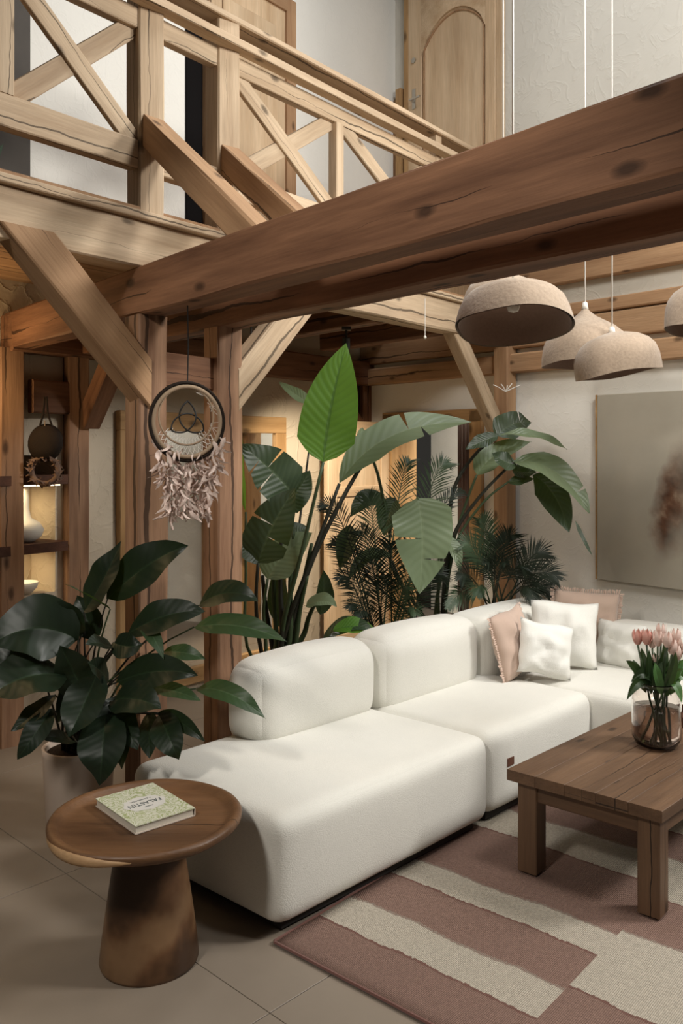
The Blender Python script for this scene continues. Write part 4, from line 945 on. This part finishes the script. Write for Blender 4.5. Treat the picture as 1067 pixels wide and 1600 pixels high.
# bird of paradise behind the sofa
def potted(name, loc, r, h, m, label):
    e = empty(name, loc, label, 'planter'); MB().lathe([(.001, 0), (r*.8, 0), (r*.84, .012), (r, h*.95), (r*1.02, h), (r*.94, h), (r*.92, h*.93), (.001, h*.93)], 36).obj('pot', m, e, True)
    MB().lathe([(r*.915, h*.935), (.001, h*.945)], 24).obj('soil', 'soil', e, True); return e
SB = P(432, 1000, 4.66); SB.z = 0
potted('planter', SB, .17, .38, 'wicker', 'dark wicker planter of the bird of paradise behind the sofa')
sb = empty('bird_of_paradise', SB+Z*.36, 'tall bird of paradise with one bright upright leaf, behind the sofa', 'plant')
def L(root, a, c, t, wp, za, zt_, face, m, prof=wpad, fold=.18, wave=.02, tears=(), zc=None, nu=20, nv=4, curl=0.0):
    zm = zc or (za+zt_)/2
    return leaf('leaf', P(*a, za), P(*c, zm), P(*t, zt_), wp*zm/F, V(face), m, root, prof, fold, wave, tears, nu, nv, R.random()*6, curl)
def ST(root, pts, r0, r1, m='stem', base=None):
    ps = [P(x, y, z) for x, y, z in pts]
    if base is not None: ps = [V(base)]+ps
    k = len(ps); q = []
    for i in range(k-1):     # smooth polyline
        for j in range(4):
            t = j/4; a, b_, c_, d_ = ps[max(i-1, 0)], ps[i], ps[i+1], ps[min(i+2, k-1)]
            q.append(.5*((2*b_)+(-a+c_)*t+(2*a-5*b_+4*c_-d_)*t*t+(-a+3*b_-3*c_+d_)*t**3))
    q.append(ps[-1]); n = len(q)
    return tubeobj('stem', q, [r0+(r1-r0)*i/(n-1) for i in range(n)], m, root, 7)
def jb(b, r=.06): return V((b.x+R.uniform(-r, r), b.y+R.uniform(-r, r), .37))
L(sb, (505, 722), (512, 640), (541, 536), 90, 4.45, 4.5, (.05, -1, .15), 'bananabright', wpad, .10, .01)
ST(sb, [(440, 990, 4.6), (470, 868, 4.5), (505, 722, 4.45)], .017, .008, 'stem', jb(SB))
L(sb, (530, 756), (590, 655), (736, 660), 62, 4.7, 4.9, (-.1, -.75, .65), 'banana', wlong, .25, .02, ((-1, .62), (1, .7)))
ST(sb, [(452, 985, 4.65), (490, 870, 4.65), (560, 735, 4.75), (600, 690, 4.85)], .018, .009, 'stemdark', jb(SB))
ST(sb, [(446, 985, 4.62), (484, 880, 4.6), (530, 756, 4.7)], .017, .009, 'stemdark', jb(SB))
L(sb, (572, 702), (560, 690), (566, 668), 34, 4.95, 5.0, (.6, -.7, .3), 'banana', wpad, .5, .02)
ST(sb, [(610, 840, 5.1), (590, 740, 5.0), (572, 700, 4.95)], .011, .007, 'stem')
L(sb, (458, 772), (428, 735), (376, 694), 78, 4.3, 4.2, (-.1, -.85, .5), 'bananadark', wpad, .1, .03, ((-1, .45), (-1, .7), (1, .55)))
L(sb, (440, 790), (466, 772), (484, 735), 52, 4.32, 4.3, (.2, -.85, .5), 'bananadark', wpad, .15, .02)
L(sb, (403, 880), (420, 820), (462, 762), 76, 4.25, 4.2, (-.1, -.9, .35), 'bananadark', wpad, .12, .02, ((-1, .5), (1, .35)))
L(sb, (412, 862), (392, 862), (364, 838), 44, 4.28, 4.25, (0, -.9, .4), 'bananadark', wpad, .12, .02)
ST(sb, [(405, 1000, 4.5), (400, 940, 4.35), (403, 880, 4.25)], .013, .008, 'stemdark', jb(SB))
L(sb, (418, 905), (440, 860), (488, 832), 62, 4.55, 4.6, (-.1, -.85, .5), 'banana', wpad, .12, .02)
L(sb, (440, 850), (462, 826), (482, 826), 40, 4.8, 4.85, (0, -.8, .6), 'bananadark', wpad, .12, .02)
ST(sb, [(415, 1000, 4.6), (412, 950, 4.58), (418, 905, 4.55)], .012, .007, 'stem', jb(SB))
L(sb, (492, 634), (468, 622), (436, 597), 22, 5.3, 5.4, (.1, -.8, .6), 'banana', wlong, .3, .04)
ST(sb, [(450, 960, 4.8), (470, 800, 5.0), (492, 634, 5.3)], .01, .005, 'stemdark', jb(SB))
L(sb, (384, 800), (372, 730), (376, 655), 22, 4.5, 4.5, (-.7, -.7, .2), 'bananabright', wlong, .2, .02)
ST(sb, [(386, 1010, 4.55), (384, 900, 4.5), (384, 800, 4.5)], .01, .006, 'stem', jb(SB))
for k, (x0, y0, x1, y1, m_) in enumerate(((440, 1000, 440, 828, 'stemdark'), (452, 1000, 459, 824, 'stem'), (462, 1000, 480, 900, 'stem'), (432, 1005, 428, 880, 'stem'), (425, 1005, 410, 900, 'stemdark'), (470, 1000, 498, 930, 'stem'), (458, 1005, 487, 850, 'stem'))):
    ST(sb, [(x0, y0, 4.6+.03*k), ((x0+x1)/2-2, (y0+y1)/2, 4.6+.02*k), (x1, y1, 4.6)], .018, .010, m_, jb(SB))
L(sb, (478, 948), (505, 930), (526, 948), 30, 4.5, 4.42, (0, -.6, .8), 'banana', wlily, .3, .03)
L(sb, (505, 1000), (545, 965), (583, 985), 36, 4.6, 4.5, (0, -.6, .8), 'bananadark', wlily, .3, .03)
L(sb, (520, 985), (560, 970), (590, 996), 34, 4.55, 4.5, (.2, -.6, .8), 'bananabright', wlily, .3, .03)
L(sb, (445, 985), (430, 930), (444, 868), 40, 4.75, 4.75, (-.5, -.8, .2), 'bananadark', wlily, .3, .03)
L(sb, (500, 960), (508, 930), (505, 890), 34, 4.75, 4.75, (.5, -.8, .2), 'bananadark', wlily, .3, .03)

# second strelitzia, further along the sofa
SR = P(688, 985, 5.35); SR.z = 0
potted('planter', SR, .18, .38, 'ceramic', 'white planter of the drooping strelitzia behind the middle section')
sr = empty('bird_of_paradise', SR+Z*.36, 'arching strelitzia with a drooping leaf before the white wall', 'plant')
L(sr, (745, 742), (770, 700), (830, 690), 42, 5.3, 5.35, (-.2, -.7, .6), 'banana', wpad, .2, .03)
L(sr, (776, 682), (800, 655), (830, 660), 46, 5.3, 5.4, (-.1, -.9, .3), 'bananadark', wpad, .15, .05, ((-1, .7),))
L(sr, (780, 680), (835, 670), (886, 702), 26, 5.15, 5.05, (.1, -.5, .85), 'banana', wlong, .25, .05)
L(sr, (778, 680), (752, 690), (727, 702), 26, 5.2, 5.15, (0, -.8, .6), 'bananadark', wlily, .25, .05)
L(sr, (802, 722), (872, 712), (921, 802), 54, 5.15, 5.0, (.25, -.7, .65), 'banana', wlong, .22, .03, ((-1, .8),))
L(sr, (832, 742), (870, 760), (889, 832), 46, 5.2, 5.1, (-.5, -.8, .3), 'bananadark', wlong, .2, .03)
L(sr, (806, 727), (785, 722), (768, 708), 32, 5.15, 5.1, (0, -.8, .5), 'bananadark', wlily, .2, .04)
L(sr, (800, 735), (815, 738), (838, 738), 26, 5.2, 5.2, (0, -.8, .5), 'bananadark', wlily, .2, .04)
L(sr, (794, 753), (812, 752), (834, 748), 20, 5.2, 5.15, (.0, -.8, .6), 'bananadark', wlily, .3, .04)
L(sr, (898, 812), (908, 838), (926, 870), 7, 5.05, 5.0, (.3, -.9, .2), 'bananadark', wlong, .2, .05)
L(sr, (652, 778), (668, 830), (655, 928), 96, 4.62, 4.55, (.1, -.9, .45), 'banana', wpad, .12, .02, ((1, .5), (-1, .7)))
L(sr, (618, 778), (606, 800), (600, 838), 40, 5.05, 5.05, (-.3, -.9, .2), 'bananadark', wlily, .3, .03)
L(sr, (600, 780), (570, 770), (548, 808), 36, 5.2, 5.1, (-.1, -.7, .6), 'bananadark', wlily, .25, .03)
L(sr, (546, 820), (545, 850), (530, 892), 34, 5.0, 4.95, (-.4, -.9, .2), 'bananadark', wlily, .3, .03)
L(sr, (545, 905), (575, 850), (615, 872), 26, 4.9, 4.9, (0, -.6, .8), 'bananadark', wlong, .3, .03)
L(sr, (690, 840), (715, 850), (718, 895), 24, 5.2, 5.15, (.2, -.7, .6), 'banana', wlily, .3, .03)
for pts, r0, r1, m_ in (([(694, 940, 5.3), (705, 780, 5.3), (738, 715, 5.3), (776, 682, 5.25)], .017, .008, 'stemdark'), ([(696, 945, 5.3), (705, 860, 5.3), (730, 780, 5.3), (745, 742, 5.3)], .013, .007, 'stem'),
                        ([(692, 945, 5.3), (705, 845, 5.25), (750, 775, 5.2), (802, 722, 5.15)], .016, .008, 'stemdark'), ([(696, 950, 5.3), (712, 850, 5.25), (755, 785, 5.2), (794, 753, 5.2)], .012, .006, 'stem'),
                        ([(680, 960, 5.3), (690, 860, 4.9), (652, 778, 4.62)], .014, .008, 'stem'), ([(660, 960, 5.3), (610, 880, 5.1), (618, 778, 5.05)], .012, .006, 'stemdark'), ([(650, 965, 5.3), (600, 860, 5.1), (545, 905, 4.9)], .01, .006, 'stemdark'),
                        ([(660, 965, 5.3), (640, 860, 5.2), (600, 780, 5.2)], .01, .006, 'stemdark'), ([(645, 965, 5.3), (575, 900, 5.0), (546, 820, 5.0)], .01, .006, 'stemdark'), ([(685, 950, 5.3), (684, 890, 5.2), (690, 840, 5.2)], .01, .006, 'stem')):
    ST(sr, pts, r0, r1, m_, jb(SR))

# areca palms
def palm(px, py, z, label, fr, pot, potlab, ph=.36, r=.16):
    b0 = P(px, py, z); b0.z = 0; potted('planter', b0, r, ph, pot, potlab)
    e = empty('areca_palm', b0+Z*(ph-.02), label, 'palm')
    for i, (tx_, ty, lift, ln, m_, zt_) in enumerate(fr):
        tp = P(tx_, ty, zt_); bs = V((b0.x+R.uniform(-.05, .05), b0.y+R.uniform(-.05, .05), ph-.03)); c_ = bs*.35+tp*.65; c_.z = tp.z+lift
        frond('frond', bs, c_, tp, ln, (R.uniform(-.3, .3), -.8, .5), m_, e, pairs=30, w_=.0085, droop=.2, start=.36, ang=.95)
    return e
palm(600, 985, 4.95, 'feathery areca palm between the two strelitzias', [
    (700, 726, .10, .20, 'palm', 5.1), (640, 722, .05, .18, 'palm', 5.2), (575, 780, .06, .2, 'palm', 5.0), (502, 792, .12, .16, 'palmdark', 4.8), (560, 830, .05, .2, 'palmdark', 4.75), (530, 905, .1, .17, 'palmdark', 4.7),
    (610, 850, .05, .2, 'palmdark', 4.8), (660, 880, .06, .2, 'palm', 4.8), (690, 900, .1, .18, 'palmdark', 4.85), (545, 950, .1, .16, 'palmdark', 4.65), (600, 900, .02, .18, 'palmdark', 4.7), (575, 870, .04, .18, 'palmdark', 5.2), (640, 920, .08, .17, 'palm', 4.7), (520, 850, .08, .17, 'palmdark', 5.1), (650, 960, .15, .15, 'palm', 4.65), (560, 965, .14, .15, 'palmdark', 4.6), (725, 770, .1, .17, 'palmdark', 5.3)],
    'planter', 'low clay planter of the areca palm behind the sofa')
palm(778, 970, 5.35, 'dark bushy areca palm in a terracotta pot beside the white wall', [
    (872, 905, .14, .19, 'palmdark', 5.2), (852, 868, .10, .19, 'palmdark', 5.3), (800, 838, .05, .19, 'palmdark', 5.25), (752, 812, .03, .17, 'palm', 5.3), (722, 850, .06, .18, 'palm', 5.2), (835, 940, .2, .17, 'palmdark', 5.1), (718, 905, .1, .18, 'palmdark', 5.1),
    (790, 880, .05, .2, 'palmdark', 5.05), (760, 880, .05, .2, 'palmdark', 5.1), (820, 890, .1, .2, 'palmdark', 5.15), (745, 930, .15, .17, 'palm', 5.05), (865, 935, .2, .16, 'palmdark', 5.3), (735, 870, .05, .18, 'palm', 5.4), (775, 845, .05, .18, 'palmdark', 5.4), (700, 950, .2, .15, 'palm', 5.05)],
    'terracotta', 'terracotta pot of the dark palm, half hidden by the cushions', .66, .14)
